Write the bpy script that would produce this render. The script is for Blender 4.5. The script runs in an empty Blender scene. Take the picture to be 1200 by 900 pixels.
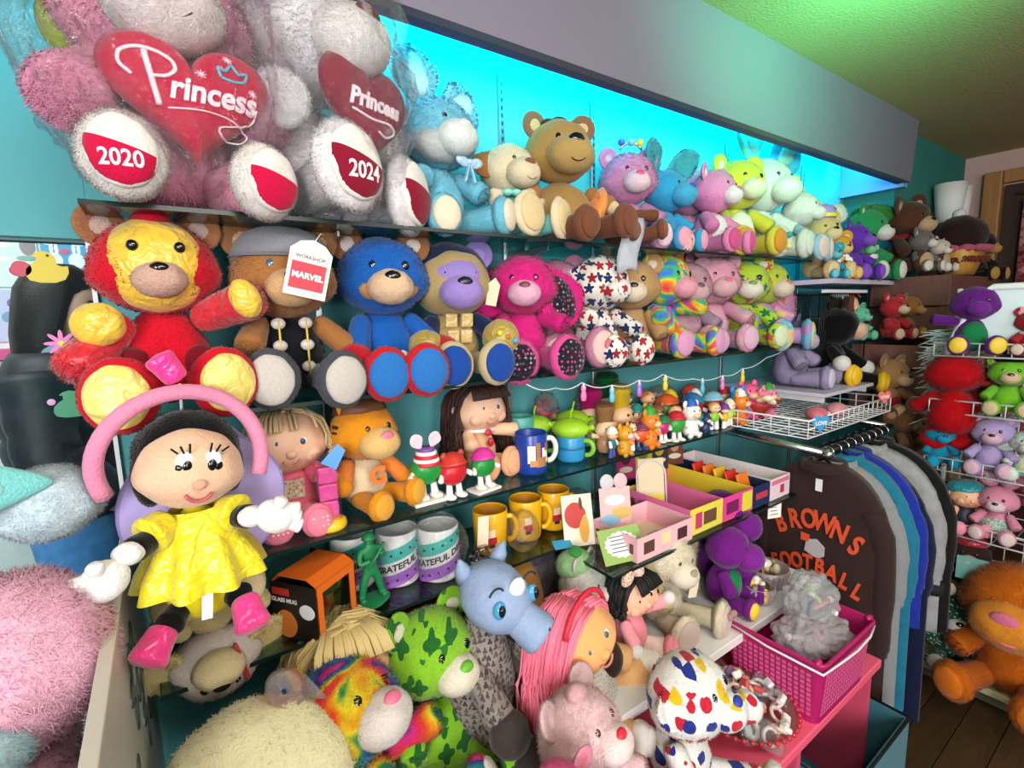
import bpy, bmesh, math, random
from mathutils import Vector, Matrix, Euler, noise
random.seed(7)
R = math.radians
scn = bpy.context.scene
col = scn.collection
# ------------------------------------------------------------------ camera
cam = bpy.data.cameras.new('camera'); cam_o = bpy.data.objects.new('camera', cam); col.objects.link(cam_o)
cam.sensor_width = 36; cam.lens = 17.55; cam.clip_start = .02
rt = Vector((.8176, -.5748, -.0271)).normalized(); fw = Vector((.5667, .8122, -.1382)).normalized()
fw = (fw - rt * fw.dot(rt)).normalized(); up = rt.cross(fw)
cm = Matrix.Identity(4)
for i, v in enumerate((rt, up, -fw)):
    for j in range(3): cm[j][i] = v[j]
cm.translation = (0, 0, 1.45)
cam_o.matrix_world = cm
scn.camera = cam_o
# ------------------------------------------------------------------ world, lamps, exposure
scn.view_settings.view_transform = 'Standard'; scn.view_settings.look = 'None'
scn.view_settings.gamma = 1; scn.view_settings.use_curve_mapping = False
scn.view_settings.exposure = .06
scn.cycles.transparent_max_bounces = 40
w = bpy.data.worlds.new('world'); scn.world = w; w.use_nodes = True
w.node_tree.nodes['Background'].inputs[0].default_value = (.86, .92, 1, 1)
w.node_tree.nodes['Background'].inputs[1].default_value = .22

def area_lamp(name, loc, target, sx, sy, power, color, spread=None):
    l = bpy.data.lights.new(name, 'AREA'); l.shape = 'RECTANGLE'; l.size = sx; l.size_y = sy
    l.energy = power; l.color = color
    if spread: l.spread = R(spread)
    o = bpy.data.objects.new(name, l); col.objects.link(o); o.location = loc
    o.rotation_euler = (Vector(target) - Vector(loc)).to_track_quat('-Z', 'Y').to_euler()
    return o
area_lamp('shop_window_daylight', (-1.45, -1.6, 1.75), (.25, 1.1, 1.05), .95, 1.4, 92, (.98, .98, 1))
area_lamp('front_fill_lamp', (.40, -2.5, 1.65), (.3, 1.1, .8), 1.1, 1.5, 38, (1, .98, .96))  # added fill lamp behind the camera, aimed at the shelves
area_lamp('ceiling_lamp_room', (1.5, -.9, 2.2), (1.5, .9, .9), .9, .5, 8, (1, .9, .78))
area_lamp('ceiling_lamp_aisle', (.4, -.35, 2.24), (.4, .75, .7), .8, .5, 20, (1, .96, .9))
area_lamp('cove_led_strip', (1.38, .985, 2.2), (1.38, 1.2, 2.1), 2.96, .04, 21, (0, .80, 1), 130)
area_lamp('cove_led_end', (2.74, 1.06, 2.12), (2.9, 1.06, 2.03), .2, .03, .6, (.12, .38, 1))
area_lamp('back_room_daylight', (-.8, 1.75, 2.2), (-.4, 2.6, 1.6), 1.0, .4, 22, (1, 1, 1))
area_lamp('ceiling_green_glow', (1.4, .2, 1.98), (1.6, .62, 2.28), .2, .2, 7, (.10, 1, .50), 110)  # unseen lamp added to give the ceiling its green glow

# ------------------------------------------------------------------ materials
def srgb(h):
    if not isinstance(h, str): return tuple(h)[:3]
    h = h.lstrip('#'); c = [int(h[i:i+2], 16) / 255 for i in (0, 2, 4)]
    return tuple((x / 12.92 if x <= .04045 else ((x + .055) / 1.055) ** 2.4) for x in c)
def rgba(h): return (*srgb(h), 1)
MATS = {}
class NT:
    def __init__(s, name):
        s.m = bpy.data.materials.new(name); s.m.use_nodes = True; s.t = s.m.node_tree; s.n = s.t.nodes; s.n.clear()
        s.out = s.n.new('ShaderNodeOutputMaterial')
    def node(s, typ, **kw):
        n = s.n.new('ShaderNode' + typ)
        for k, v in kw.items():
            if k in n.bl_rna.properties.keys(): setattr(n, k, v)
            else: n.inputs[k.replace('_', ' ')].default_value = v
        return n
    def l(s, a, b): s.t.links.new(a, b)
    def math(s, op, a, b=None):
        n = s.n.new('ShaderNodeMath'); n.operation = op
        for i, v in enumerate((a, b)):
            if v is None: continue
            if isinstance(v, (int, float)): n.inputs[i].default_value = v
            else: s.l(v, n.inputs[i])
        return n.outputs[0]
    def pos(s, scale):
        g = s.node('NewGeometry'); v = s.node('VectorMath', operation='SCALE'); s.l(g.outputs['Position'], v.inputs[0])
        v.inputs['Scale'].default_value = scale; return v.outputs[0]
    def ramp(s, fac, stops, constant=False):
        r = s.node('ValToRGB'); e = r.color_ramp.elements
        if constant: r.color_ramp.interpolation = 'CONSTANT'
        while len(e) < len(stops): e.new(.5)
        for k, (p, c) in enumerate(stops): e[k].position = p; e[k].color = rgba(c)
        s.l(fac, r.inputs[0]); return r.outputs[0]
    def mix(s, f, a, b):
        n = s.node('Mix', data_type='RGBA')
        for i, v in ((0, f), (6, a), (7, b)):
            if isinstance(v, (int, float)): n.inputs[i].default_value = v
            elif isinstance(v, (str, tuple)): n.inputs[i].default_value = rgba(v)
            else: s.l(v, n.inputs[i])
        return n.outputs[2]
    def bump(s, h, strength, dist=.004):
        b = s.node('Bump'); b.inputs['Strength'].default_value = strength; b.inputs['Distance'].default_value = dist
        s.l(h, b.inputs['Height']); return b.outputs[0]
    def principled(s, c, rough=.6, bump=None, **kw):
        p = s.node('BsdfPrincipled')
        if isinstance(c, (str, tuple)): p.inputs['Base Color'].default_value = rgba(c)
        else: s.l(c, p.inputs['Base Color'])
        p.inputs['Roughness'].default_value = rough
        for k, v in kw.items(): p.inputs[k.replace('_', ' ')].default_value = v
        if bump is not None: s.l(bump, p.inputs['Normal'])
        s.l(p.outputs[0], s.out.inputs[0]); return p
def memo(f):
    def g(*a, **k):
        key = (f.__name__, a, tuple(sorted(k.items())))
        if key not in MATS: MATS[key] = f(*a, **k)
        return MATS[key]
    return g
def shade(c, k):
    return tuple(min(1, x * k) for x in srgb(c))
@memo
def fur(c, c2=None, s=260, amp=.35):
    t = NT('plush_fur'); n = t.node('TexNoise', Detail=3.0, Roughness=.65, Scale=1.0); t.l(t.pos(s), n.inputs['Vector'])
    n2 = t.node('TexNoise', Detail=2.0, Scale=1.0); t.l(t.pos(22), n2.inputs['Vector'])
    a = t.mix(n2.outputs[0], shade(c, .9), c2 if c2 else shade(c, 1.08))
    cc = t.mix(n.outputs[0], shade(c, 1 - amp), a)
    t.principled(cc, .92, t.bump(n.outputs[0], .55, .004), Sheen_Weight=.22, Specular_IOR_Level=.15, Sheen_Roughness=.4)
    return t.m
@memo
def spots(base, cols, s=22, n=5, k=.25, r=.27, rnd=.55):
    t = NT('plush_print'); p = t.pos(s); v = t.node('TexVoronoi', Scale=1.0, Randomness=rnd); t.l(p, v.inputs['Vector'])
    d = t.node('VectorMath', operation='SUBTRACT'); t.l(p, d.inputs[0]); t.l(v.outputs['Position'], d.inputs[1])
    sp = t.node('SeparateXYZ'); t.l(d.outputs[0], sp.inputs[0])
    dx, dz = t.math('ADD', sp.outputs[0], t.math('MULTIPLY', sp.outputs[1], -.5)), sp.outputs[2]
    rr = t.math('SQRT', t.math('ADD', t.math('MULTIPLY', dx, dx), t.math('MULTIPLY', dz, dz)))
    if n == 1: lim = t.math('MULTIPLY', t.math('SUBTRACT', 1.25, t.math('DIVIDE', dz, t.math('ADD', rr, .001))), r * .75)
    else:
        th = t.math('ARCTAN2', dx, dz); lim = t.math('MULTIPLY', t.math('ADD', 1.0, t.math('MULTIPLY', t.math('COSINE', t.math('MULTIPLY', th, n)), k)), r)
    inside = t.math('LESS_THAN', rr, lim)
    sc = t.node('SeparateColor'); t.l(v.outputs['Color'], sc.inputs[0])
    cr = t.ramp(sc.outputs[0], [(i / len(cols), c) for i, c in enumerate(cols)], True)
    nz = t.node('TexNoise', Detail=3.0, Scale=1.0); t.l(t.pos(260), nz.inputs['Vector'])
    cc = t.mix(inside, base, cr); cc = t.mix(t.math('MULTIPLY', nz.outputs[0], .3), cc, (.02, .02, .02))
    t.principled(cc, .9, t.bump(nz.outputs[0], .5), Sheen_Weight=.2, Specular_IOR_Level=.15)
    return t.m
@memo
def dye(cols, s=14, rep=2.2, dist=1.2):
    t = NT('tie_dye_fur'); n = t.node('TexNoise', Detail=1.0, Roughness=.4, Scale=1.0, Distortion=dist); t.l(t.pos(s), n.inputs['Vector'])
    f = t.math('FRACT', t.math('MULTIPLY', n.outputs[0], rep))
    m = len(cols); cr = t.ramp(f, [(i / m, c) for i, c in enumerate(cols)] + [(1, cols[0])])
    nz = t.node('TexNoise', Detail=3.0, Scale=1.0); t.l(t.pos(240), nz.inputs['Vector'])
    cc = t.mix(t.math('MULTIPLY', nz.outputs[0], .25), cr, (.02, .02, .02))
    t.principled(cc, .92, t.bump(nz.outputs[0], .6), Sheen_Weight=.2, Specular_IOR_Level=.15)
    return t.m
@memo
def plain(c, rough=.5, metal=0.0, bumps=0.0, bs=60, spec=.5, coat=0.0):
    t = NT('plain'); b = None
    if bumps:
        n = t.node('TexNoise', Detail=4.0, Scale=1.0); t.l(t.pos(bs), n.inputs['Vector']); b = t.bump(n.outputs[0], bumps, .01)
        c = t.mix(n.outputs[0], shade(c, .86), shade(c, 1.1))
    t.principled(c, rough, b, Metallic=metal, Specular_IOR_Level=spec, Coat_Weight=coat)
    return t.m
@memo
def satin(c):
    t = NT('satin'); n = t.node('TexNoise', Detail=2.0, Scale=1.0, Distortion=1.0); t.l(t.pos(38), n.inputs['Vector'])
    t.principled(t.mix(n.outputs[0], shade(c, .8), shade(c, 1.12)), .32, t.bump(n.outputs[0], .6, .015), Specular_IOR_Level=.6, Sheen_Weight=.3)
    return t.m
@memo
def cloth(c, c2=None, s=420):
    t = NT('cloth'); wv = t.node('TexWave', Scale=1.0, Distortion=2.0); t.l(t.pos(s), wv.inputs['Vector'])
    n = t.node('TexNoise', Detail=3.0, Scale=1.0); t.l(t.pos(30), n.inputs['Vector'])
    t.principled(t.mix(n.outputs[0], shade(c, .8), c2 or shade(c, 1.15)), .9, t.bump(wv.outputs[0], .15, .002), Specular_IOR_Level=.2, Sheen_Weight=.12)
    return t.m
@memo
def clear(tint='ffffff', gloss=.12, rough=.06, crinkle=0.0, haze=0.0, s=45):
    "thin clear sheet: transparent, mirror-like at grazing angles"
    t = NT('clear_sheet'); tr = t.node('BsdfTransparent'); tr.inputs[0].default_value = rgba(tint)
    g = t.node('BsdfGlossy'); g.inputs['Roughness'].default_value = rough
    lw = t.node('LayerWeight', Blend=.25); f = t.math('ADD', t.math('MULTIPLY', lw.outputs['Fresnel'], .4 if crinkle else .75), gloss)
    if crinkle:
        n = t.node('TexNoise', Detail=5.0, Scale=1.0, Distortion=1.5); t.l(t.pos(s), n.inputs['Vector'])
        b = t.bump(n.outputs[0], crinkle, .03); t.l(b, g.inputs['Normal']); t.l(b, lw.inputs['Normal'])
    mx = t.node('MixShader'); t.l(f, mx.inputs[0]); t.l(tr.outputs[0], mx.inputs[1]); t.l(g.outputs[0], mx.inputs[2])
    o = mx
    if haze:
        df = t.node('BsdfDiffuse'); df.inputs[0].default_value = (.8, .8, .82, 1)
        o = t.node('MixShader'); o.inputs[0].default_value = haze; t.l(mx.outputs[0], o.inputs[1]); t.l(df.outputs[0], o.inputs[2])
    t.l(o.outputs[0], t.out.inputs[0]); return t.m
@memo
def glow(c, k):
    t = NT('glow'); e = t.node('Emission'); e.inputs[0].default_value = rgba(c); e.inputs[1].default_value = k
    t.l(e.outputs[0], t.out.inputs[0]); return t.m
@memo
def wood(c, s=8):
    t = NT('wood'); mp = t.node('VectorMath', operation='MULTIPLY'); t.l(t.pos(s), mp.inputs[0]); mp.inputs[1].default_value = (1, 6, 1)
    n = t.node('TexNoise', Detail=5.0, Scale=1.0, Distortion=.6); t.l(mp.outputs[0], n.inputs['Vector'])
    t.principled(t.mix(n.outputs[0], shade(c, .6), shade(c, 1.3)), .5, t.bump(n.outputs[0], .2))
    return t.m
@memo
def paint(c, amp=.12, s=5, rough=.75, bumps=.08):
    t = NT('wall_paint'); n = t.node('TexNoise', Detail=4.0, Scale=1.0); t.l(t.pos(s), n.inputs['Vector'])
    n2 = t.node('TexNoise', Detail=2.0, Scale=1.0); t.l(t.pos(140), n2.inputs['Vector'])
    t.principled(t.mix(n.outputs[0], shade(c, 1 - amp), shade(c, 1 + amp)), rough, t.bump(n2.outputs[0], bumps, .004), Specular_IOR_Level=.25)
    return t.m

# ------------------------------------------------------------------ meshes and objects
def mesh_of(bm, smooth=True):
    me = bpy.data.meshes.new('mesh'); bm.to_mesh(me); bm.free()
    if smooth: me.polygons.foreach_set('use_smooth', [True] * len(me.polygons))
    me.materials.append(None)
    return me
def setmat(o, m, i=0):
    o.material_slots[i].link = 'OBJECT'; o.material_slots[i].material = m
def TRS(loc=(0, 0, 0), rot=(0, 0, 0), sc=(1, 1, 1)):
    if isinstance(sc, (int, float)): sc = (sc,) * 3
    q = rot if isinstance(rot, Matrix) else Euler([R(a) for a in rot]).to_matrix()
    return Matrix.Translation(loc) @ q.to_4x4() @ Matrix.Diagonal((*sc, 1))
def part(name, me, mat, parent=None, loc=(0, 0, 0), sc=1, rot=(0, 0, 0), mx=None):
    "one mesh object; loc, rot and sc are given in the space of the thing's base"
    o = bpy.data.objects.new(name, me); col.objects.link(o)
    M = mx if mx is not None else TRS(loc, rot, sc)
    if parent is not None:
        o.parent = parent
        if parent.type == 'MESH' and parent.parent is not None:
            o.matrix_parent_inverse = parent.matrix_basis.inverted()
    o.matrix_basis = M
    if mat is not None: setmat(o, mat)
    return o
def tag(o, label=None, cat=None, group=None, kind=None):
    if label: o['label'] = label
    if cat: o['category'] = cat
    if group: o['group'] = group
    if kind: o['kind'] = kind
    return o
def thing(name, label, cat, loc=(0, 0, 0), yaw=0, H=1, group=None, rot=None):
    o = bpy.data.objects.new(name, None); col.objects.link(o); o.location = loc
    o.rotation_euler = rot and [R(a) for a in rot] or (0, 0, R(yaw)); o.scale = (H, H, H); o.empty_display_size = .05
    return tag(o, label, cat, group)
def struct(name, me, mat, **k):
    o = part(name, me, mat, **k)
    if o.parent is None: o['kind'] = 'structure'
    return o
def box_bm(x0, x1, y0, y1, z0, z1, bev=0.0, seg=2, bm=None):
    bm = bm or bmesh.new(); r = bmesh.ops.create_cube(bm, size=1)
    for v in r['verts']: v.co = Vector(((x0 + x1) / 2 + v.co.x * (x1 - x0), (y0 + y1) / 2 + v.co.y * (y1 - y0), (z0 + z1) / 2 + v.co.z * (z1 - z0)))
    if bev: bmesh.ops.bevel(bm, geom=list({e for v in r['verts'] for e in v.link_edges}), offset=bev, segments=seg, affect='EDGES', profile=.6)
    return bm
def box(x0, x1, y0, y1, z0, z1, bev=0.0, seg=2):
    return mesh_of(box_bm(x0, x1, y0, y1, z0, z1, bev, seg), False)
def lathe(prof, n=28, cap=True, bm=None):
    bm = bm or bmesh.new(); rings = []
    for r, z in prof: rings.append([bm.verts.new((r * math.cos(2 * math.pi * i / n), r * math.sin(2 * math.pi * i / n), z)) for i in range(n)])
    for a, b in zip(rings, rings[1:]):
        for i in range(n): bm.faces.new((a[i], a[(i + 1) % n], b[(i + 1) % n], b[i]))
    if cap:
        bm.faces.new(rings[0][::-1]); bm.faces.new(rings[-1])
    return bm
def tube_bm(pts, r, n=8, bm=None, closed=False):
    bm = bm or bmesh.new(); pts = [Vector(p) for p in pts]; m = len(pts); rings = []; u = None
    for i, p in enumerate(pts):
        if closed: d = pts[(i + 1) % m] - pts[i - 1]
        else: d = pts[min(i + 1, m - 1)] - pts[max(i - 1, 0)]
        d.normalize()
        if u is None: u = d.orthogonal().normalized()
        u = (u - d * u.dot(d)).normalized(); v = d.cross(u)
        rr = r[i] if isinstance(r, (list, tuple)) else r
        rings.append([bm.verts.new(p + (u * math.cos(2 * math.pi * k / n) + v * math.sin(2 * math.pi * k / n)) * rr) for k in range(n)])
    for i in range(m if closed else m - 1):
        a, b = rings[i], rings[(i + 1) % m]
        for k in range(n): bm.faces.new((a[k], a[(k + 1) % n], b[(k + 1) % n], b[k]))
    if not closed: bm.faces.new(rings[0][::-1]); bm.faces.new(rings[-1])
    return bm
def tube(pts, r, n=8, closed=False): return mesh_of(tube_bm(pts, r, n, None, closed))
def prism(outline, y0, y1, bev=0.0):
    "outline in x,z extruded along y"
    bm = bmesh.new(); a = [bm.verts.new((x, y0, z)) for x, z in outline]; b = [bm.verts.new((x, y1, z)) for x, z in outline]; n = len(a)
    bm.faces.new(a); bm.faces.new(b[::-1])
    for i in range(n): bm.faces.new((a[i], b[i], b[(i + 1) % n], a[(i + 1) % n]))
    bmesh.ops.recalc_face_normals(bm, faces=bm.faces)
    if bev: bmesh.ops.bevel(bm, geom=[e for e in bm.edges], offset=bev, segments=2, affect='EDGES')
    return mesh_of(bm, False)
def arc(cx, cz, r, a0, a1, n=12, y=0.0, rz=None):
    return [(cx + r * math.cos(R(a0 + (a1 - a0) * i / n)), y, cz + (rz or r) * math.sin(R(a0 + (a1 - a0) * i / n))) for i in range(n + 1)]
def text_mesh(s, size=1.0, ext=.01, bold=0.0):
    c = bpy.data.curves.new('lettering', 'FONT'); c.body = s; c.size = size; c.extrude = ext; c.align_x = 'CENTER'; c.align_y = 'CENTER'; c.offset = bold; c.resolution_u = 3
    o = bpy.data.objects.new('lettering', c); col.objects.link(o)
    me = bpy.data.meshes.new_from_object(o); bpy.data.objects.remove(o); bpy.data.curves.remove(c)
    me.materials.clear(); me.materials.append(None)
    for v in me.vertices: v.co = Vector((v.co.x, -v.co.z, v.co.y))      # stands upright, reads from -y
    return me
def warp(me, f):
    for v in me.vertices: v.co = Vector(f(*v.co))
    me.update(); return me

# ------------------------------------------------------------------ unit shapes shared by the soft toys
UNIT = {}
def shape_bm(kind):
    bm = bmesh.new()
    if kind in ('ball', 'head', 'pear', 'ear', 'longear', 'flop'):
        bmesh.ops.create_icosphere(bm, subdivisions=4, radius=1)
        for v in bm.verts:
            x, y, z = v.co
            if kind == 'head':
                k = 1 + .10 * math.exp(-((z + .35) / .4) ** 2); x *= k; y *= 1 + .04 * math.exp(-((z + .3) / .4) ** 2)
            if kind == 'pear':
                k = 1 - .16 * (z + .2) - .10 * max(0, z) ** 2; x *= k; y *= k
                if z < -.75: z = -.75 - (-.75 - z) * .35
            if kind == 'ear':
                rr = x * x + z * z
                y = y * .34 if y > 0 else y * .34 + .22 * (1 - rr)
            if kind in ('longear', 'flop'):
                t = (z + 1) / 2; wd = .30 * (.55 + .75 * math.sin(min(1, t * 1.15) * math.pi * .62)); x *= wd
                y = y * .10 if y > 0 else y * .10 + .07 * (1 - (x / .3) ** 2) * math.sin(math.pi * min(1, max(0, t)))
                z = t
                if kind == 'flop': y -= .35 * t * t
            nz = noise.noise(Vector((x, y, z)) * 2.1) * .04
            v.co = Vector((x, y, z)) + v.co.normalized() * nz * (.3 if kind in ('ear', 'longear', 'flop') else 1)
    elif kind == 'limb':
        prof = []
        for i in range(19):
            t = i / 18; r = (.80 + .28 * t * t) * (1 - (2 * t - 1) ** 8) ** .5
            prof.append((max(r, .02), t))
        lathe(prof, 22, True, bm)
        for v in bm.verts:
            v.co.x += noise.noise(v.co * 2) * .05; v.co.y += noise.noise(v.co * 2 + Vector((5, 0, 0))) * .05
    elif kind == 'halfcap':
        bmesh.ops.create_icosphere(bm, subdivisions=4, radius=1); bmesh.ops.bisect_plane(bm, geom=list(bm.verts) + list(bm.edges) + list(bm.faces), plane_co=(0, 0, .12), plane_no=(.25, 0, 1), clear_outer=True)
        bmesh.ops.bisect_plane(bm, geom=list(bm.verts) + list(bm.edges) + list(bm.faces), plane_co=(0, 0, 0), plane_no=(0, 1, 0), clear_outer=True)
    elif kind == 'smile':
        tube_bm([(0, 0, 1), (0, 0, .35)], .07, 6, bm); tube_bm(arc(0, .75, .8, 215, 325, 10), .07, 6, bm)
    bm.normal_update(); return bm
def unit(kind, f=1, seed=0):
    "f: 0 smooth, 1 short pile, 2 medium pile, 3 long pile"
    if (kind, f) in UNIT: return UNIT[kind, f]
    bm = shape_bm(kind)
    if f == 0: me = mesh_of(bm); UNIT[kind, f] = me; return me
    rnd = random.Random(f * 7 + len(kind)); n, L, wd = {1: (3000, .06, .016), 2: (7500, .12, .011), 3: (14000, .20, .009)}[f]
    if kind == 'smile': n = 0
    faces = list(bm.faces); areas = [q.calc_area() for q in faces]; nv = [v.normal.copy() for v in bm.verts]
    picks = rnd.choices(faces, areas, k=n); new = []
    for q in picks:
        vs = q.verts; a, b = rnd.random(), rnd.random()
        if a + b > 1: a, b = 1 - a, 1 - b
        p = vs[0].co + (vs[1].co - vs[0].co) * a + (vs[2].co - vs[0].co) * b; nn = q.normal
        u = nn.orthogonal().normalized(); u = Matrix.Rotation(rnd.random() * 6.28, 3, nn) @ u; v2 = nn.cross(u)
        l = L * (.5 + rnd.random() * .8); comb = noise.noise_vector(p * 4) * .9 + u * .7 + Vector((0, 0, -.4)); comb -= nn * comb.dot(nn)
        if comb.length < .05: comb = u
        comb.normalize(); v2 = nn.cross(comb); tip = p + nn * l * (.55 + .2 * rnd.random()) + comb * l * .85
        new.append(((p + v2 * wd, p + comb * wd - v2 * wd, tip) if False else (p - v2 * wd, p + v2 * wd, tip), nn))
    for co, nn in new:
        if (co[1] - co[0]).cross(co[2] - co[0]).dot(nn) < 0: co = (co[1], co[0], co[2])
        bm.faces.new([bm.verts.new(c) for c in co]); nv += [nn] * 3
    me = mesh_of(bm); me.normals_split_custom_set_from_vertices([tuple(v) for v in nv])
    UNIT[kind, f] = me; return me
def limb_mx(a, b, r, r2=None):
    a, b = Vector(a), Vector(b); d = b - a; L = d.length
    q = d.to_track_quat('Z', 'Y').to_matrix()
    return Matrix.Translation(a) @ q.to_4x4() @ Matrix.Diagonal((r, r2 or r, L, 1))
def aim(d, spin=0):
    "rotation that turns -y towards d with z kept up"
    d = Vector(d).normalized(); z = Vector((0, 0, 1)); x = (-d).cross(z)
    if x.length < 1e-3: x = Vector((1, 0, 0))
    x.normalize(); z = x.cross(-d)
    m = Matrix(((x.x, -d.x, z.x), (x.y, -d.y, z.y), (x.z, -d.z, z.z)))
    return m @ Matrix.Rotation(R(spin), 3, 'Y')
BLACK = lambda: plain('0a0a0c', .15, coat=.5)

def plush(name, label, cat, loc, H, fur_m, yaw=0, f=1, muz=None, nose='black', pad=None, inner=None, ear='round', eye='0a0a0c', aL=None, aR=None, lL=None, lR=None,
          head=(0, -.03, .72), hs=1.0, turn=(0, 0, 0), belly=None, arm_m=None, leg_m=None, head_m=None, ear_m=None, hand=None, fat=1.0, group=None, rot=None, earsc=1.0, feet=True,
          muzs=1.0, smile=True, no_arms=False, no_legs=False, hand_r=.1, foot_m=None, no_body=False, eyes=True, arm_r=.085, leg_r=.1, foot_r=.125):
    "a seated soft toy, unit height, facing -y"
    g = thing(name, label, cat, loc, yaw, H, group, rot)
    hm = head_m or fur_m; am = arm_m or fur_m; lm = leg_m or fur_m; em = ear_m or hm; inner = inner or muz or em; pad = pad or muz or fur_m
    if not no_body:
        b = part('body', unit('pear', f), fur_m, g, (0, .02, .265), (.215 * fat, .19 * fat, .275))
        if belly: part('belly_patch', unit('ball', min(f, 1)), belly, g, (0, -.085 * fat, .255), (.155 * fat, .115 * fat, .2))
    if head is not None:
        hx = Vector(head); T = TRS(hx, turn, hs)
        def at(loc2, sc, rot2=(0, 0, 0)): return T @ TRS(loc2, rot2, sc)
        part('head', unit('head', f), hm, g, mx=at((0, 0, 0), (.27, .245, .24)))
        if muz:
            part('muzzle', unit('ball', min(f, 1)), muz, g, mx=at((0, -.205 - .02 * muzs, -.075), (.135 * muzs, .115 * muzs, .105 * muzs)))
            nm = BLACK() if nose == 'black' else nose
            if nose: part('nose', unit('ball', 0), nm, g, mx=at((0, -.30 - .06 * (muzs - 1) * 2, -.022 + .05 * (muzs - 1)), (.05 * muzs, .032, .036 * muzs)))
            if smile: part('mouth', unit('smile', 0), BLACK(), g, mx=at((0, -.318 - .125 * (muzs - 1), -.115 * muzs), (.062 * muzs, .02, .05 * muzs), (14, 0, 0)))
        elif nose:
            nm = BLACK() if nose == 'black' else nose
            part('nose', unit('ball', 0), nm, g, mx=at((0, -.245, -.05), (.04, .03, .032)))
        if eyes:
            for s in (-1, 1): part('eye', unit('ball', 0), plain(eye, .1, coat=.6), g, mx=at((s * .092, -.213, .045), (.03, .022, .034)))
        for s in (-1, 1):
            if ear == 'round': ml = at((s * .205, .0, .195), (.105 * earsc, .1 * earsc, .105 * earsc), (0, s * 28, -s * 12)); k = 'ear'
            elif ear == 'cat': ml = at((s * .15, .0, .215), (.075 * earsc, .08, .115 * earsc), (0, s * 16, 0)); k = 'ear'
            elif ear == 'long': ml = at((s * .09, .02, .19), (.42 * earsc, .42 * earsc, .42 * earsc), (-6, s * 14, -s * 10)); k = 'longear'
            elif ear == 'flop': ml = at((s * .19, .0, .14), (.48 * earsc, .42 * earsc, .40 * earsc), (20, s * 150, s * 30)); k = 'longear'
            elif ear == 'side': ml = at((s * .2, .02, .1), (.40 * earsc, .40 * earsc, .42 * earsc), (0, s * 80, 0)); k = 'longear'
            else: continue
            e = part('ear', unit(k, min(f, 2)), em, g, mx=ml)
            if k == 'ear': part('inner_ear', unit('ball', 0), inner, e, mx=ml @ TRS((0, -.02, -.05), (0, 0, 0), (.68, .14, .68)))
            else: part('inner_ear', unit('ball', 0), inner, e, mx=ml @ TRS((0, -.03, .55), (0, 0, 0), (.21, .05, .36)))
    for s, a in ((-1, aL), (1, aR)):
        if no_arms: break
        a = Vector(a) if a else Vector((s * .30, -.2, .27)); r0 = Vector((s * .155 * fat, -.01, .455))
        ar = part('arm', unit('limb', f), am, g, mx=limb_mx(r0, a, arm_r))
        if hand: part('paw', unit('ball', f), hand, ar, mx=TRS(a, (0, 0, 0), hand_r))
    for s, a in ((-1, lL), (1, lR)):
        if no_legs: break
        a = Vector(a) if a else Vector((s * .20, -.36, .12)); r0 = Vector((s * .12 * fat, -.03, .11))
        lg = part('leg', unit('limb', f), lm, g, mx=limb_mx(r0, a, leg_r))
        if feet:
            d = (a - r0).normalized(); d.z *= .4; q = aim(d)
            part('foot', unit('ball', f), foot_m or lm, lg, mx=Matrix.Translation(a + Vector((0, 0, .012))) @ q.to_4x4() @ Matrix.Diagonal((foot_r, .075, foot_r * 1.12, 1)))
            part('foot_pad', unit('ball', 0), pad, lg, mx=Matrix.Translation(a + Vector((0, 0, .012)) + q @ Vector((0, -.05, 0))) @ q.to_4x4() @ Matrix.Diagonal((foot_r * .8, .042, foot_r * .92, 1)))
    return g
# ------------------------------------------------------------------ the shop itself
TEAL = paint('58a0a4'); WY = 1.2
for i in range(26):
    if i == 0: fl = struct('floor', box(-2, 4.1, -3, 3, -.06, -.004), plain('3a2a18', .5))
    y0 = -1.2 + i * .1
    part('plank', box(1.2, 3.97, y0 + .001, y0 + .098, -.004, .004, .001, 1), wood(('4a351f', '412e1a', '523a22')[i % 3]), fl)
struct('ceiling', box(-2, 4.1, -3, 3, 2.28, 2.34), paint('b3a276', .08, 3, .85, .5))
wb = struct('wall_back', box(-.085, 2.95, WY, WY + .08, 0, 2.28), TEAL)
struct('wall_header', box(-2, -.0855, WY, WY + .08, 1.605, 2.28), TEAL)
struct('wall_side', box(2.951, 4.0, .98, 1.28, 0, 2.28), paint('2f7a72'))
struct('wall_far', box(3.98, 4.1, -3, .979, 0, 2.28), paint('c9a8a0', .06))
struct('wall_rear', box(-3, 1.4, 2.6, 2.7, 0, 2.6), paint('dfe6e4', .05))
struct('wall_partition', box(.6, .68, 1.285, 2.599, 0, 2.28), paint('8fb3b4', .05))
struct('wall_left', box(-2.1, -2.0, -3, 2.6, 0, 2.28), paint('9fb6b8', .05))
# window between the shop and the room beyond
wn = struct('window_1', box(-1.6, -.093, 1.232, 1.24, .25, 1.6), clear('f4fbfb', .015, .02))
part('window_frame', box(-.093, -.086, 1.19, 1.245, .25, 1.604), plain('eceeee', .4), wn)
part('window_rail', box(-1.6, -.093, 1.215, 1.25, 1.6, 1.612), plain('2f5f63', .4), wn)
part('window_sill', box(-1.6, -.086, 1.2, 1.27, .2, .25), plain('d9dedd', .4), wn)
struct('wall_sill', box(-2, -.0855, 1.205, 1.275, 0, .2), TEAL)
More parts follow.
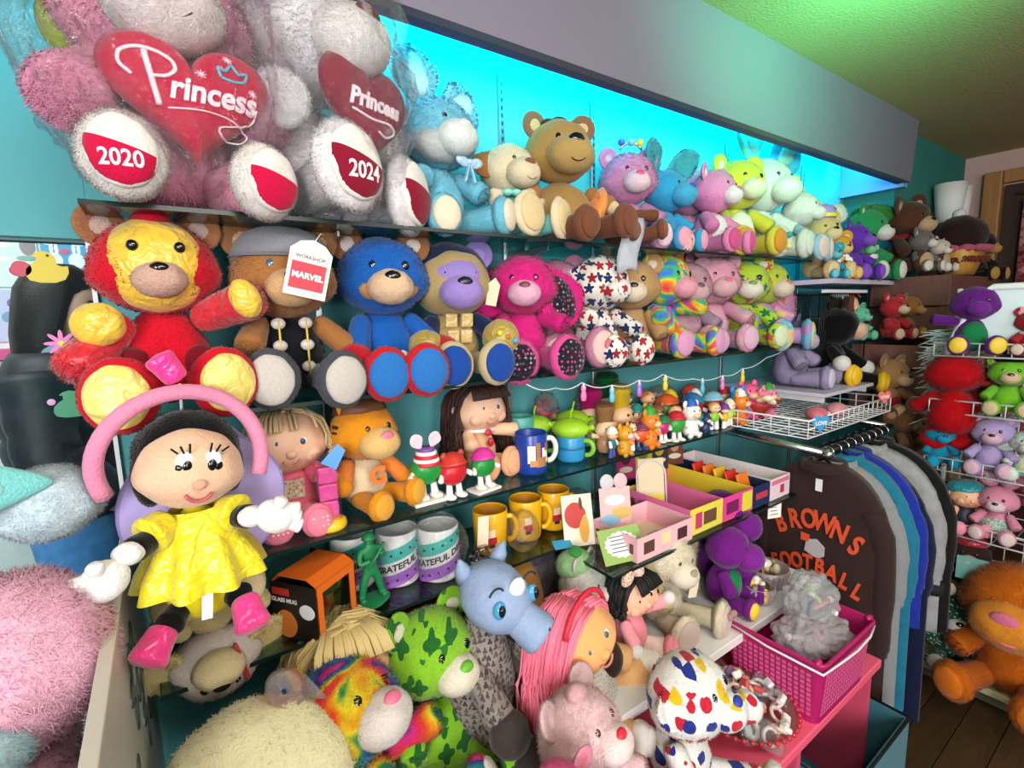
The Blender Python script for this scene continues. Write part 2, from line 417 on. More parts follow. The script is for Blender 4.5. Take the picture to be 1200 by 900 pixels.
# soffit with its light cove
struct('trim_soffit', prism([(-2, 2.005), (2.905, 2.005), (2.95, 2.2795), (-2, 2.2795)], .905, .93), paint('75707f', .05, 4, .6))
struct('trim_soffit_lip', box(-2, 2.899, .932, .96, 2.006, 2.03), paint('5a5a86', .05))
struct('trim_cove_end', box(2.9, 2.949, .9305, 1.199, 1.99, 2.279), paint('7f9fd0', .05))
led = thing('led_strip', 'thin light strip hidden inside the ceiling cove above the toys', 'light strip', (0, 0, 0))
part('housing', box(-1.6, 2.86, .962, .975, 2.135, 2.15), plain('d8dde0', .4), led)
# door in the far wall
d = struct('door_1', box(3.955, 3.975, -.1, .79, 0, 2.09), wood('3a2015'))
part('door_frame', box(3.93, 3.979, .8, .88, 0, 2.17, .008), wood('a9773f'), d)
part('door_frame', box(3.93, 3.979, -.2, .799, 2.1, 2.17, .008), wood('a9773f'), d)
cu = thing('door_curtain', 'red and rose patterned curtain hanging in the doorway', 'curtain', (3.9, .30, 0))
bm = bmesh.new(); n = 40
rows = [[bm.verts.new((.012 * math.sin(i * 1.1), (i / n - .5) * .8, z)) for i in range(n + 1)] for z in (.3, 2.0)]
for i in range(n): bm.faces.new((rows[0][i], rows[0][i + 1], rows[1][i + 1], rows[1][i]))
part('cloth', mesh_of(bm), spots('b05b5f', ('8c3038', 'd99a8e', '7a2a30'), 26, 4, .3, .33), cu)
part('curtain_rod', tube([(0, -.42, 2.03), (0, .42, 2.03)], .008), plain('bb8a4a', .3, .8), cu)

# ------------------------------------------------------------------ glass shelves on wall standards
GL = clear('cfeae6', .02, .015); EDGE = plain('0d2320', .2)
def shelf(label, x0, x1, y0, y1, z, th=.007):
    t = thing('glass_shelf', label, 'shelf', (0, 0, 0), group='glass wall shelves')
    part('glass', box(x0 + .002, x1 - .002, y0 + .003, y1, z - th, z), GL, t)
    part('front_edge', box(x0, x1, y0, y0 + .0028, z - th, z), EDGE, t)
    for xa, xb in ((x0, x0 + .0018), (x1 - .0018, x1)): part('side_edge', box(xa, xb, y0 + .0028, y1, z - th, z), EDGE, t)
    return t
Z1, Z2, Z3, Z4 = 1.626, 1.306, 1.044, .846
shelf('topmost glass shelf, near half, under the pink bagged bear and the brown toy', -.075, .858, .935, WY - .004, Z1)
shelf('topmost glass shelf, far half, under the pastel bears and the white bunny', .862, 2.1, .95, WY - .004, Z1)
shelf('second glass shelf from the top, near half, under the red bear', -.06, .72, .925, WY - .004, Z2)
shelf('second glass shelf from the top, far half, under the tan teddy', .724, 2.05, .92, WY - .004, Z2)
shelf('third glass shelf, near part, holding dolls and the orange cat', -.06, .955, .93, WY - .004, Z3)
shelf('third glass shelf, far part, crowded with small figurines', .959, 1.88, .932, WY - .004, Z3)
shelf('fourth glass shelf, carrying mugs and the glass mug box', -.06, 1.03, .942, WY - .004, Z4)
shelf('deep low glass shelf carrying printed card boxes', .806, 1.68, .765, WY - .004, Z4 - .01)
ALU = plain('b9c2c6', .3, .9)
for x, g in ((.3, .0), (.82, 0), (1.163, 0), (1.89, 0), (2.5, 0)):
    t = thing('shelf_standard', {.3: 'slotted metal shelf standard on the wall behind the bears at left', .82: 'slotted metal shelf standard rising beside the freckled dog', 1.163: 'slotted metal shelf standard rising behind the brown toy',
        1.89: 'slotted metal shelf standard above the yellow bear', 2.5: 'slotted metal shelf standard at the far end of the cyan wall'}[x], 'shelf standard', (x, 1.194, 0), group='shelf standards')
    part('channel', box(-.007, .007, -.006, .004, .4, 2.095, .001, 1), ALU, t)
    bm = bmesh.new()
    for k in range(22): box_bm(-.0025, .0025, -.0068, -.006, 1.66 + k * .02, 1.67 + k * .02, bm=bm)
    part('slots', mesh_of(bm, False), plain('20272a', .6), t)['kind'] = 'stuff'
    for z, y in ((Z1, 1.0), (Z2, 1.0), (Z3, 1.0)):
        if x < 2.2: part('bracket', prism([(y - 1.194, z - .0085), (.0, z - .0085), (.0, z - .04), (y - 1.194, z - .018)], -.002, .002), ALU, t, rot=(0, 0, 90), mx=TRS((0, 0, 0), (0, 0, 90)))

# ------------------------------------------------------------------ lower fittings
bb = thing('back_board', 'dark maroon board behind the lower heap of soft toys', 'panel', (0, 0, 0))
part('board', box(.24, 1.62, 1.165, 1.193, .5, .83), plain('5a0f1c', .6), bb)
t = thing('display_board', 'white laminate board under the cream dog and the wicker baskets', 'shelf', (0, 0, 0))
part('board', box(.62, 1.62, .655, 1.19, .575, .6, .002, 1), plain('e6e2e0', .45), t)
t = thing('low_platform', 'teal platform carrying the heap of soft toys at the bottom', 'platform', (0, 0, 0))
part('top', box(-.078, .615, .35, 1.19, .47, .5, .002, 1), plain('2f8288', .5), t)
part('front_panel', box(-.076, .61, .36, .38, 0, .47), plain('2a767c', .5), t)
t = thing('pink_bench', 'bright pink low bench carrying the magenta basket', 'bench', (0, 0, 0))
PK = plain('ef5f7a', .5)
part('top', box(.62, 1.585, .472, 1.0, .425, .45, .003, 1), PK, t)
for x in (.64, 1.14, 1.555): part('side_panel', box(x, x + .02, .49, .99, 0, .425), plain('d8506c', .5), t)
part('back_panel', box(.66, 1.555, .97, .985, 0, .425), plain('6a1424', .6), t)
t = thing('fabric_bin', 'teal fabric storage bin with dark piping under the bench', 'bin', (1.40, .60, .003), 0)
TB = cloth('35707c'); DB = plain('0c1114', .6)
for nm, b in (('base', (-.19, .19, -.2, .2, 0, .012)), ('wall', (-.19, .19, -.2, -.192, .012, .31)), ('wall', (-.19, .19, .192, .2, .012, .31)), ('wall', (-.19, -.182, -.192, .192, .012, .31)), ('wall', (.182, .19, -.192, .192, .012, .31))):
    part(nm, box(*b), TB, t)
part('piping', tube([(-.19, -.2, .31), (.19, -.2, .31), (.19, .2, .31), (-.19, .2, .31)], .006, 6, True), DB, t)
part('handle_loop', tube([(.193, -.04, .20), (.205, -.035, .24), (.207, 0, .25), (.205, .035, .24), (.193, .04, .20)], .008), cloth('4aa9bd'), t)
part('care_tag', box(.1905, .1925, -.14, -.11, .12, .15), plain('f2e2e4', .6), t)
t = thing('dark_bin', 'dark maroon fabric bin with blue rim in shadow under the bench', 'bin', (.90, .58, .003))
for b in ((-.21, .21, -.2, .2, 0, .01), (-.21, .21, -.2, -.19, .01, .25), (-.21, .21, .19, .2, .01, .25), (-.21, -.2, -.19, .19, .01, .25), (.2, .21, -.19, .19, .01, .25)): part('wall', box(*b), cloth('5a1322'), t)
part('rim', tube([(-.21, -.2, .25), (.21, -.2, .25), (.21, .2, .25), (-.21, .2, .25)], .007, 6, True), plain('27315e', .5), t)
# side counter at the left with stickers
t = thing('side_counter', 'grey counter with a sticker covered side panel beside the pink fluffy toy', 'counter', (0, 0, 0))
part('side_panel', box(-.09, -.082, .3, 1.18, 0, 1.07, .002, 1), plain('c4c3ba', .4, bumps=.05, bs=9), t)
part('top_trim', box(-.095, -.0805, .3, 1.18, 1.07, 1.078, .001, 1), plain('c9c3b6', .4), t)
part('counter_top', box(-.9, -.096, .2, 1.16, .82, .85), plain('cfd4d4', .4), t)
def flower_pts(r, n=6, k=.35, m=60): return [((r * (1 + k * math.cos(n * a)) * math.cos(a)), (r * (1 + k * math.cos(n * a)) * math.sin(a))) for a in [2 * math.pi * i / m for i in range(m)]]
for i, (y, z, r, c) in enumerate(((.62, .87, .05, 'b9b09a'), (.86, .95, .055, '5f7a76'), (.74, .83, .05, '6f8480'), (.98, .84, .06, '6a807c'), (.60, .70, .05, 'a8a093'))):
    s = part('sticker', prism(flower_pts(r), -.0008, .0008), plain(c, .5), t, mx=TRS((-.0810, y, z), (0, 0, 90), (1, 1, 1)))
    part('outline', tube([(x, 0, q) for x, q in flower_pts(r * .98)], .0016, 4, True), plain('39413f', .5), s, mx=TRS((-.0804, y, z), (0, 0, 90), (1, 1, 1)))
    part('centre', unit('ball', 0), plain('c5c7bb', .5), s, (-.0805, y, z), (.0012, r * .3, r * .3))

# ------------------------------------------------------------------ room beyond the window: person, posters, stickers on the glass
def loft(rings, n=26):
    bm = bmesh.new(); rs = []
    for (cx, cy, z, rx, ry) in rings: rs.append([bm.verts.new((cx + rx * math.cos(2 * math.pi * i / n), cy + ry * math.sin(2 * math.pi * i / n), z)) for i in range(n)])
    for a, b in zip(rs, rs[1:]):
        for i in range(n): bm.faces.new((a[i], a[(i + 1) % n], b[(i + 1) % n], b[i]))
    bm.faces.new(rs[0][::-1]); bm.faces.new(rs[-1]); return bm
def skin(name, pts, edges, mat, parent, sub=2):
    me = bpy.data.meshes.new(name); me.from_pydata([p[:3] for p in pts], edges, []); me.materials.append(None)
    o = part(name, me, mat, parent); sk = o.modifiers.new('skin', 'SKIN'); sk.use_smooth_shade = True
    for v, p in zip(me.skin_vertices[0].data, pts): v.radius = (p[3], p[4] if len(p) > 4 else p[3])
    me.skin_vertices[0].data[0].use_root = True
    if sub: s = o.modifiers.new('sub', 'SUBSURF'); s.levels = sub; s.render_levels = sub
    return o
# head looks to +x; floor under the person
pr = thing('person', 'person with dark shoulder length hair in navy puffer jacket and jeans behind glass', 'person', (-.272, 2.15, .012), -14)
SK = plain('d9a68c', .5, spec=.3)
pb = [(0, 0, .86, .13, .10), (0, 0, 1.0, .12, .10), (0, 0, 1.15, .14, .11), (0, 0, 1.29, .12, .10), (.01, 0, 1.36, .05, .05), (.02, 0, 1.42, .048, .05),
      (0, -.16, 1.28, .06), (.02, -.21, 1.06, .045), (.14, -.19, .90, .035), (.22, -.16, .88, .03), (0, .16, 1.28, .06), (.02, .21, 1.06, .045), (.10, .2, .86, .035), (.12, .2, .78, .03),
      (0, -.09, .80, .085), (.02, -.09, .45, .06), (0, -.09, .08, .045), (.12, -.09, .035, .035), (0, .09, .80, .085), (.02, .09, .45, .06), (0, .09, .08, .045), (.12, .09, .035, .035)]
skin('body', pb, [(0, 1), (1, 2), (2, 3), (3, 4), (4, 5), (3, 6), (6, 7), (7, 8), (8, 9), (3, 10), (10, 11), (11, 12), (12, 13), (0, 14), (14, 15), (15, 16), (16, 17), (0, 18), (18, 19), (19, 20), (20, 21)], SK, pr)
bm = bmesh.new(); bmesh.ops.create_icosphere(bm, subdivisions=4, radius=1)
for v in bm.verts:                                  # face sculpted from a sphere: x is forward
    x, y, z = v.co; x *= .095; y *= .075; z *= .115
    if x > 0:
        x += .018 * math.exp(-(y / .012) ** 2 - ((z + .012) / .022) ** 2)          # nose
        x += .007 * math.exp(-(y / .022) ** 2 - ((z + .052) / .012) ** 2)          # lips
        x += .008 * math.exp(-(y / .02) ** 2 - ((z + .088) / .016) ** 2)           # chin
        for s in (-1, 1): x -= .008 * math.exp(-((y - s * .032) / .016) ** 2 - ((z - .012) / .014) ** 2)
    if z < -.05: y *= 1 - (-.05 - z) * 4
    v.co = (x, y, z)
hd = part('head', mesh_of(bm), SK, pr, (.035, 0, 1.50), 1.0)
for s in (-1, 1):
    part('eye', unit('ball', 0), plain('17110f', .2), hd, (.112, s * .032, 1.512), (.008, .014, .007))
    part('ear', unit('ball', 0), SK, hd, (.02, s * .075, 1.49), (.018, .008, .03))
part('lips', unit('ball', 0), plain('b4605c', .4), hd, (.128, 0, 1.447), (.010, .022, .007))
HAIR = plain('150d0a', .5, bumps=.15, bs=160, spec=.3)
bm = bmesh.new(); n = 34; rings = []
for z, rx, ry, cx in ((1.30, .06, .075, -.03), (1.34, .085, .092, -.025), (1.42, .096, .1, -.012), (1.50, .104, .094, .008), (1.56, .102, .088, .018), (1.605, .082, .07, .025), (1.632, .04, .035, .03)):
    rings.append([])
    for i in range(n):
        a = 2 * math.pi * i / n; k = 1 + .03 * math.sin(a * 11) + .02 * math.sin(a * 23)
        x = cx + rx * k * math.cos(a); y = ry * k * math.sin(a)
        if abs(math.atan2(math.sin(a), math.cos(a))) < .75 and z < 1.55: x -= rx * (1.05 if z < 1.5 else .55) * (math.cos(a) - .62) * 2.2
        rings[-1].append(bm.verts.new((x, y, z)))
for a, b in zip(rings, rings[1:]):
    for i in range(n): bm.faces.new((a[i], a[(i + 1) % n], b[(i + 1) % n], b[i]))
bm.faces.new(rings[-1]); part('hair', mesh_of(bm), HAIR, pr)
NV = plain('101722', .55, bumps=.35, bs=24)
rg = []
for i in range(25):
    z = .84 + i * .0217; q = 1 + .05 * abs(math.sin(i * .78)); s = 1 if z < 1.25 else 1 - (z - 1.25) * 2.6
    rg.append((0, 0, z, .155 * q * max(.62, s), .19 * q * max(.5, s)))
jk = part('jacket', mesh_of(loft(rg)), NV, pr)
for s in (-1, 1):
    p0, p1, p2 = Vector((0, s * .165, 1.29)), Vector((.03, s * .235, 1.06)), Vector((.16, s * .19, .91) if s < 0 else (.1, s * .21, .85)); P = []; rr = []
    for i in range(21):
        t = i / 20; P.append(p0.lerp(p1, t * 2) if t < .5 else p1.lerp(p2, t * 2 - 1)); rr.append((.085 - .025 * t) * (1 + .08 * abs(math.sin(i * .9))))
    part('sleeve', tube(P, rr, 14), NV, jk)
part('collar', mesh_of(lathe([(.085, 1.31), (.095, 1.35), (.088, 1.40), (.07, 1.40)], 24, False)), plain('73869a', .7), jk)
for s in (-1, 1): part('jeans', tube([(0, s * .085, .86), (.02, s * .09, .45), (0, s * .09, .06)], [.11, .085, .07], 16), cloth('2f6fb0', '5c9ad4'), pr)
for s in (-1, 1): part('shoe', unit('ball', 0), plain('e6e6e6', .5), pr, (.06, s * .09, .04), (.13, .05, .045))
# posters on the rear wall
def poster(label, x0, x1, z0, z1, c, marks):
    t = thing('poster', label, 'poster', (0, 2.594, 0), group='posters on the rear wall')
    part('sheet', box(x0, x1, 0, .003, z0, z1), plain(c, .5), t)
    for (x, z, rx, rz, c2) in marks: part('print', unit('ball', 0), plain(c2, .6), t, (x, -.0005, z), (rx, .001, rz))
poster('blue poster with two white cartoon rabbits and clouds', -.335, -.20, 1.62, 1.80, '49a8de', [(-.30, 1.70, .025, .03, 'f5f8fa'), (-.235, 1.70, .025, .03, 'f5f8fa'), (-.305, 1.745, .006, .022, 'f5f8fa'), (-.29, 1.745, .006, .022, 'f5f8fa'), (-.24, 1.745, .006, .022, 'f5f8fa'),
    (-.225, 1.745, .006, .022, 'f5f8fa'), (-.27, 1.78, .05, .008, 'e9a7c4'), (-.27, 1.65, .06, .02, '7cc276'), (-.31, 1.765, .02, .008, 'ffffff'), (-.225, 1.765, .02, .008, 'ffffff'), (-.268, 1.735, .014, .012, 'd8688a')])
poster('pale poster with grey sneaker and red oval print', -.56, -.345, 1.60, 1.83, 'd5eee2', [(-.37, 1.75, .022, .035, '9a8e92'), (-.375, 1.705, .03, .01, '8fb0a8'), (-.40, 1.66, .03, .022, 'c23a5c'), (-.45, 1.75, .04, .01, 'f6fbf8'), (-.46, 1.7, .04, .01, 'f6fbf8')])
poster('lilac poster with violet flowers below the pale one', -.56, -.33, 1.40, 1.59, 'bcc3e2', [(-.41, 1.57, .018, .012, '2b56a8'), (-.43, 1.54, .02, .02, '8a5bb0'), (-.38, 1.53, .02, .018, '7d4ea6'), (-.40, 1.50, .018, .02, '8a5bb0'), (-.45, 1.49, .02, .02, '7a9ec0'), (-.36, 1.5, .012, .02, '5b6a9c'), (-.42, 1.45, .025, .03, '5f8f8a')])
poster('white poster with small pastel mascots near the window frame', -.195, -.14, 1.60, 1.80, 'cfe3f2', [(-.17, 1.65, .016, .02, 'd0607a'), (-.17, 1.70, .014, .014, '53706b')])
t = thing('wall_ledge', 'pink ledge with white boxes running under the posters', 'ledge', (0, 2.5, 0))
part('ledge', box(-.75, -.12, -.05, .1, 1.34, 1.375), plain('d2437a', .5), t)
for x in (-.6, -.52, -.44, -.36): part('white_box', box(x, x + .06, -.03, .08, 1.24, 1.335, .004), plain('e9eaf0', .5), t)
def sticker(label, c, shape, x, z, extra=()):
    t = thing('window_sticker', label, 'sticker', (x, 1.2300, z), group='stickers on the glass')
    part('decal', prism(shape, -.001, .001), plain(c, .45), t)
    for (dx, dz, r, c2) in extra: part('print', unit('ball', 0), plain(c2, .5), t, (dx, -.0012, dz), (r, .0008, r))
chick = [(-.028, -.014), (-.024, -.022), (-.01, -.026), (.01, -.026), (.024, -.02), (.03, -.008), (.03, .004), (.022, .003), (.015, .006), (.014, .018), (.008, .027), (-.002, .03), (-.012, .027), (-.018, .021), (-.012, .02), (-.012, .012), (-.02, .006), (-.027, -.003)]
sticker('yellow chick shaped sticker on the window', 'c9b51e', chick, -.155, 1.555, ((.004, .022, .0022, '3a2c10'),))
sticker('pink daisy shaped sticker on the window', 'd672b4', flower_pts(.017, 8, .45), -.15, 1.42, ((0, 0, .005, 'e4c84a'),))
sticker('green bird shaped sticker with pink tip on the window', '2f8a63', [(x * .95, z * .9) for x, z in chick], -.148, 1.305, ((-.028, .008, .006, 'c99ac0'),))
sticker('round red sticker at the top of the window', 'b4234a', flower_pts(.0135, 3, .02), -.188, 1.553)

# ------------------------------------------------------------------ clothes rail and garments
CH = plain('c4c8ca', .22, 1.0); BKM = plain('17181a', .35, .4)
t = thing('clothes_rail', 'chrome clothes rail with black bar reaching from the wall', 'clothes rail', (0, 0, 0))
part('wall_arm', tube([(1.74, 1.196, .99), (1.675, .69, .99)], .013, 12), CH, t)
part('end_knob', unit('ball', 0), CH, t, (1.673, .68, .99), .017)
part('wall_arm', tube([(2.33, 1.196, .99), (2.23, .70, .99)], .013, 12), CH, t)
part('bar', tube([(1.675, .69, .99), (2.23, .70, .99)], .012, 12), BKM, t)
for i in range(9): part('ring', mesh_of(tube_bm([(1.70 + i * .055, .69 + .016 * math.cos(a), .99 + .016 * math.sin(a)) for a in [2 * math.pi * k / 14 for k in range(14)]], .0022, 5, None, True)), CH, t)
def garment(label, name, x, y, zt, zb, hw, mat, th=.03, sleeve=None, cat='sweatshirt', hood=True, sl=.40, cuff=None, yaw=0):
    "hangs from the bar, its front faces -x; local u runs along -y"
    t = thing(name, label, cat, (x, y, 0), yaw, group='garments on the rail')
    hk = part('hanger', tube([(0, hw * .55, zt - .055), (0, 0, zt + .01), (0, 0, .985)] + [(0, .016 * math.sin(a), .988 + .016 - .016 * math.cos(a) - .004) for a in (.6, 1.4, 2.2, 3.0)], .0035, 6), BKM, t)
    part('hanger_arm', tube([(0, 0, zt + .01), (0, -hw * .55, zt - .055)], .0035, 6), BKM, hk)
    bm = bmesh.new(); N, K = 16, 14; front, back = [], []
    for k in range(K + 1):
        q = k / K; z = zt + (zb - zt) * q; ww = hw * (1 + .04 * q); fr, bk = [], []
        for i in range(N + 1):
            u = -1 + 2 * i / N; dome = .26 * (1 - math.sqrt(max(0, 1 - (abs(u) * .985) ** 2.3))); drop = dome * (1 - q); d = th * math.sqrt(max(0, 1 - u * u * .96)) + .006 * math.sin(u * 7 + x * 40) * q * 1.2
            fr.append(bm.verts.new((-d, u * ww, z - drop))); bk.append(bm.verts.new((d, u * ww, z - drop)))
        front.append(fr); back.append(bk)
    for k in range(K):
        for i in range(N):
            bm.faces.new((front[k][i], front[k + 1][i], front[k + 1][i + 1], front[k][i + 1])); bm.faces.new((back[k][i], back[k][i + 1], back[k + 1][i + 1], back[k + 1][i]))
        for i in (0, N): bm.faces.new((front[k][i], back[k][i], back[k + 1][i], front[k + 1][i]))
    for i in range(N): bm.faces.new((front[0][i], front[0][i + 1], back[0][i + 1], back[0][i]))
    bmesh.ops.recalc_face_normals(bm, faces=bm.faces)
    bd = part('body', mesh_of(bm), mat, t)
    for s in (-1, 1):
        P = [Vector((0, s * hw * .7, zt - .12)), Vector((.012, s * (hw * .9), zt - .22)), Vector((.012, s * (hw * .92), zt - sl)), Vector((.012, s * hw * .92, zt - sl - .03))]
        F = []
        for k in range(13):
            q = k / 12 * 3; m = min(2, int(q)); F.append(P[m].lerp(P[m + 1], q - m))
        for _ in range(2): F = [F[0]] + [(F[k - 1] + F[k] * 2 + F[k + 1]) / 4 for k in range(1, 12)] + [F[-1]]
        so = part('sleeve', tube(F, [.034 + .004 * math.sin(k / 12 * 3.1) - .014 * k / 12 + .002 * math.sin(k * 2.3 + x * 30) for k in range(13)], 14), sleeve or mat, t)
        if cuff: part('cuff', tube([P[3], P[3] + Vector((0, 0, -.035))], .034, 14), cuff, so)
    if hood:
        part('hood', mesh_of(lathe([(.045, zt - .03), (.07, zt - .02), (.062, zt + .008), (.045, zt - .004)], 20, False)), mat, t)
    return t
br = garment('dark brown sweatshirt lettered in orange, front of the clothes rail', 'sweatshirt', 1.70, .70, .955, .2, .195, cloth('33221f'), .03, sl=.55)
ORG = plain('e0522a', .7)
def on_front(u, z, dx): return (-.03 * math.sqrt(max(0, 1 - min(.99, abs(u) / .195) ** 2 * .96)) - .0045 + dx, -u, z)
for txt, zc, rad, size in (('BROWNS', .765, .22, .088), ('FOOTBALL', .615, .30, .072)):
    n = len(txt)
    for i, chh in enumerate(txt):
        u = (i - (n - 1) / 2) / (n - 1) * (.225 if n < 7 else .25); drop = u * u / (2 * rad) * 1.6; rotn = u / rad * .8
        me = text_mesh(chh, size, .002, .0025); ca, sa = math.cos(rotn), math.sin(rotn)
        warp(me, lambda x, y, z: on_front(u + x * .68 * ca + z * sa, zc - drop - x * .68 * sa + z * ca, y))
        part('letter', me, ORG, br)
part('emblem', prism([(-.03, -.02), (.01, -.035), (.03, -.02), (.03, .01), (.005, .03), (-.025, .02)], -.0015, .0015), plain('b9b3b5', .6), br, mx=TRS((-.034, 0, .675), (0, 0, -90)))
part('emblem_mark', prism([(-.012, -.012), (.012, -.012), (.014, .012), (-.014, .014)], -.0018, .0018), ORG, br, mx=TRS((-.0342, .03, .70), (0, 0, -90)))
tg = part('price_tag', box(-.0335, -.0325, -.012, .008, .865, .905), plain('eef0ee', .6), br); part('tag_string', tube([(-.033, -.002, .905), (-.015, 0, .95)], .0008, 4), plain('222222', .6), tg)
garment('grey and gold striped sweatshirt right behind the brown one', 'sweatshirt', 1.765, .70, .95, .18, .205, spots('8f9294', ('8f9294', 'c79a3c', '8f9294'), 9, 2, .1, .3), .024)
garment('teal blue hooded sweatshirt between grey and navy garments', 'sweatshirt', 1.82, .70, .96, .16, .215, cloth('176a86', '1f7a96'), .026)
garment('royal blue zip jacket over navy skirt on the rail', 'jacket', 1.885, .70, .96, .42, .22, cloth('14288a', '1a34a8'), .03)
garment('long navy garment hanging to near the floor', 'coat', 1.945, .70, .93, .06, .225, cloth('0c1636'), .02, hood=False)
garment('heather grey sweatshirt with black cuffs at the back of the rail', 'sweatshirt', 2.01, .70, .96, .36, .235, cloth('8d8d90', 'a9a9ab'), .03, cuff=plain('111214', .8))
garment('black sweatshirt, farthest on the clothes rail', 'sweatshirt', 2.08, .70, .965, .34, .245, cloth('0f0f12'), .03)
# ------------------------------------------------------------------ shared bits for toys
HOUT = [(16 * math.sin(t) ** 3 / 17, (13 * math.cos(t) - 5 * math.cos(2 * t) - 2 * math.cos(3 * t) - math.cos(4 * t)) / 17 + .08) for t in [2 * math.pi * i / 72 for i in range(72)]]
HPOL = sorted((math.atan2(z, x), math.hypot(x, z)) for x, z in HOUT)
def heart_r(x, z):
    a = math.atan2(z, x); r = min(HPOL, key=lambda q: abs(q[0] - a))[1]; return min(.999, math.hypot(x, z) / r)
def heart_depth(x, z, T): return -T * math.sqrt(max(0.0, 1 - heart_r(x, z) ** 2.4))
def heart_mesh(T=.3):
    bm = bmesh.new(); K = 9; f = []
    for side in (1, -1):
        c = bm.verts.new((0, -side * T, 0)); prev = None
        for k in range(1, K + 1):
            s = k / K; ring = [bm.verts.new((x * s, -side * T * math.sqrt(max(0, 1 - s ** 2.4)), z * s)) for x, z in HOUT]
            for i in range(len(ring)):
                j = (i + 1) % len(ring)
                bm.faces.new((c, ring[i], ring[j]) if prev is None else (prev[i], ring[i], ring[j], prev[j]))
            prev = ring
    bmesh.ops.remove_doubles(bm, verts=bm.verts, dist=.0005); bmesh.ops.recalc_face_normals(bm, faces=bm.faces)
    return mesh_of(bm)
HEART = heart_mesh()
def crinkle_bag(name, label, loc, rx, ry, rz, mat, seed=0, amp=.12, group=None, spikes=()):
    bm = bmesh.new(); bmesh.ops.create_icosphere(bm, subdivisions=6, radius=1)
    for v in bm.verts:
        p = v.co.copy(); q = p * 2.4 + Vector((seed, 0, 0)); k = 1 + amp * (abs(noise.noise(q)) * 1.6 - .4) + amp * .5 * abs(noise.noise(q * 3)) + amp * .35 * abs(noise.noise(q * 7))
        for s in spikes:
            d = p.dot(Vector(s[:3]).normalized()); k += s[3] * max(0, (d - .8) / .2) ** 2
        v.co = Vector((p.x * rx, p.y * ry, p.z * rz)) * k
    zmin = min(v.co.z for v in bm.verts)
    for v in bm.verts:
        if v.co.z < -rz * .9: v.co.z = -rz * .9 + (v.co.z + rz * .9) * .05
    t = part(name, mesh_of(bm), mat); t.location = loc
    return tag(t, label, 'plastic bag', group)
def ribbon_bow(parent, mat, loc, s, mx=None):
    for a in (-1, 1):
        part('bow_loop', unit('ball', 0), mat, parent, (loc[0] + a * s, loc[1], loc[2]), (s, s * .35, s * .6), (0, a * -15, 0))
        part('bow_tail', unit('limb', 0), mat, parent, mx=limb_mx((loc[0], loc[1], loc[2]), (loc[0] + a * s * .8, loc[1], loc[2] - s * 2.4), s * .3, s * .1))
    part('bow_knot', unit('ball', 0), mat, parent, loc, s * .4)

# ------------------------------------------------------------------ top shelf
MAR = fur('8c1330'); CRIM = fur('c4103f', amp=.2); WHF = fur('e9e2dc')
t = plush('teddy_bear', 'large pink teddy bear in clear bag hugging a crimson Princess heart', 'teddy bear', (.045, 1.045, Z1), .46, fur('f0a0bd'), 4, 2, muz=WHF, pad=WHF, nose=fur('b3123f'), inner=WHF,
          head=(0, -.04, .67), hs=1.0, aL=(-.28, -.28, .26), aR=(.29, -.26, .30), lL=(-.155, -.32, .105), lR=(.23, -.32, .08), foot_r=.112, muzs=1.25, arm_r=.11, foot_m=WHF)
ht = part('heart', HEART, CRIM, t, (.045, -.28, .325), (.255, .26, .225))
LET = plain('f3dfe6', .5)
def on_heart(x, y, z): return (x, heart_depth(x, z, .3) - .012 + y, z)
def shear_text(s, size, x0, z0, k=.25, sx=1.0):
    me = text_mesh(s, size, .012, .012); return warp(me, lambda x, y, z: on_heart(x0 + (x + k * z) * sx, y, z0 + z))
HM = TRS((.045, -.28, .325), (0, 0, 0), (.255, .26, .225))
part('lettering', shear_text('rincess', .42, .22, .02, .2, .82), LET, ht, mx=HM)
def heart_stroke(name, pts, r, mat):
    fine = []
    for a, b in zip(pts, pts[1:]):
        for i in range(6): fine.append((a[0] + (b[0] - a[0]) * i / 6, a[1] + (b[1] - a[1]) * i / 6))
    fine.append(pts[-1])
    for _ in range(5): fine = [fine[0]] + [tuple((fine[i - 1][k] + 2 * fine[i][k] + fine[i + 1][k]) / 4 for k in (0, 1)) for i in range(1, len(fine) - 1)] + [fine[-1]]
    part(name, tube([on_heart(x, 0, z) for x, z in fine], r, 6), mat, ht, mx=HM)
heart_stroke('letter_stroke', [(-.48, .42), (-.45, .2), (-.42, 0), (-.38, -.22)], .035, LET)
heart_stroke('letter_stroke', [(-.62, .1), (-.74, .22), (-.72, .38), (-.55, .47), (-.35, .45), (-.2, .36), (-.18, .24), (-.28, .14), (-.42, .12)], .024, LET)
heart_stroke('letter_stroke', [(-.3, -.24), (.1, -.2), (.4, -.24), (.62, -.36), (.5, -.5), (.25, -.48), (.22, -.36), (.45, -.3), (.66, -.2), (.7, -.02)], .012, LET)
for x, z in ((.08, .28), (.66, .18), (.4, .58)):
    for a in (0, 45, 90, 135): heart_stroke('sparkle', [(x - .06 * math.cos(R(a)), z - .06 * math.sin(R(a))), (x + .06 * math.cos(R(a)), z + .06 * math.sin(R(a)))], .006, LET)
heart_stroke('crown_print', [(.3, .3), (.26, .46), (.36, .38), (.43, .54), (.5, .38), (.62, .46), (.57, .3), (.43, .27), (.3, .3)], .02, plain('5fb4c8', .4))
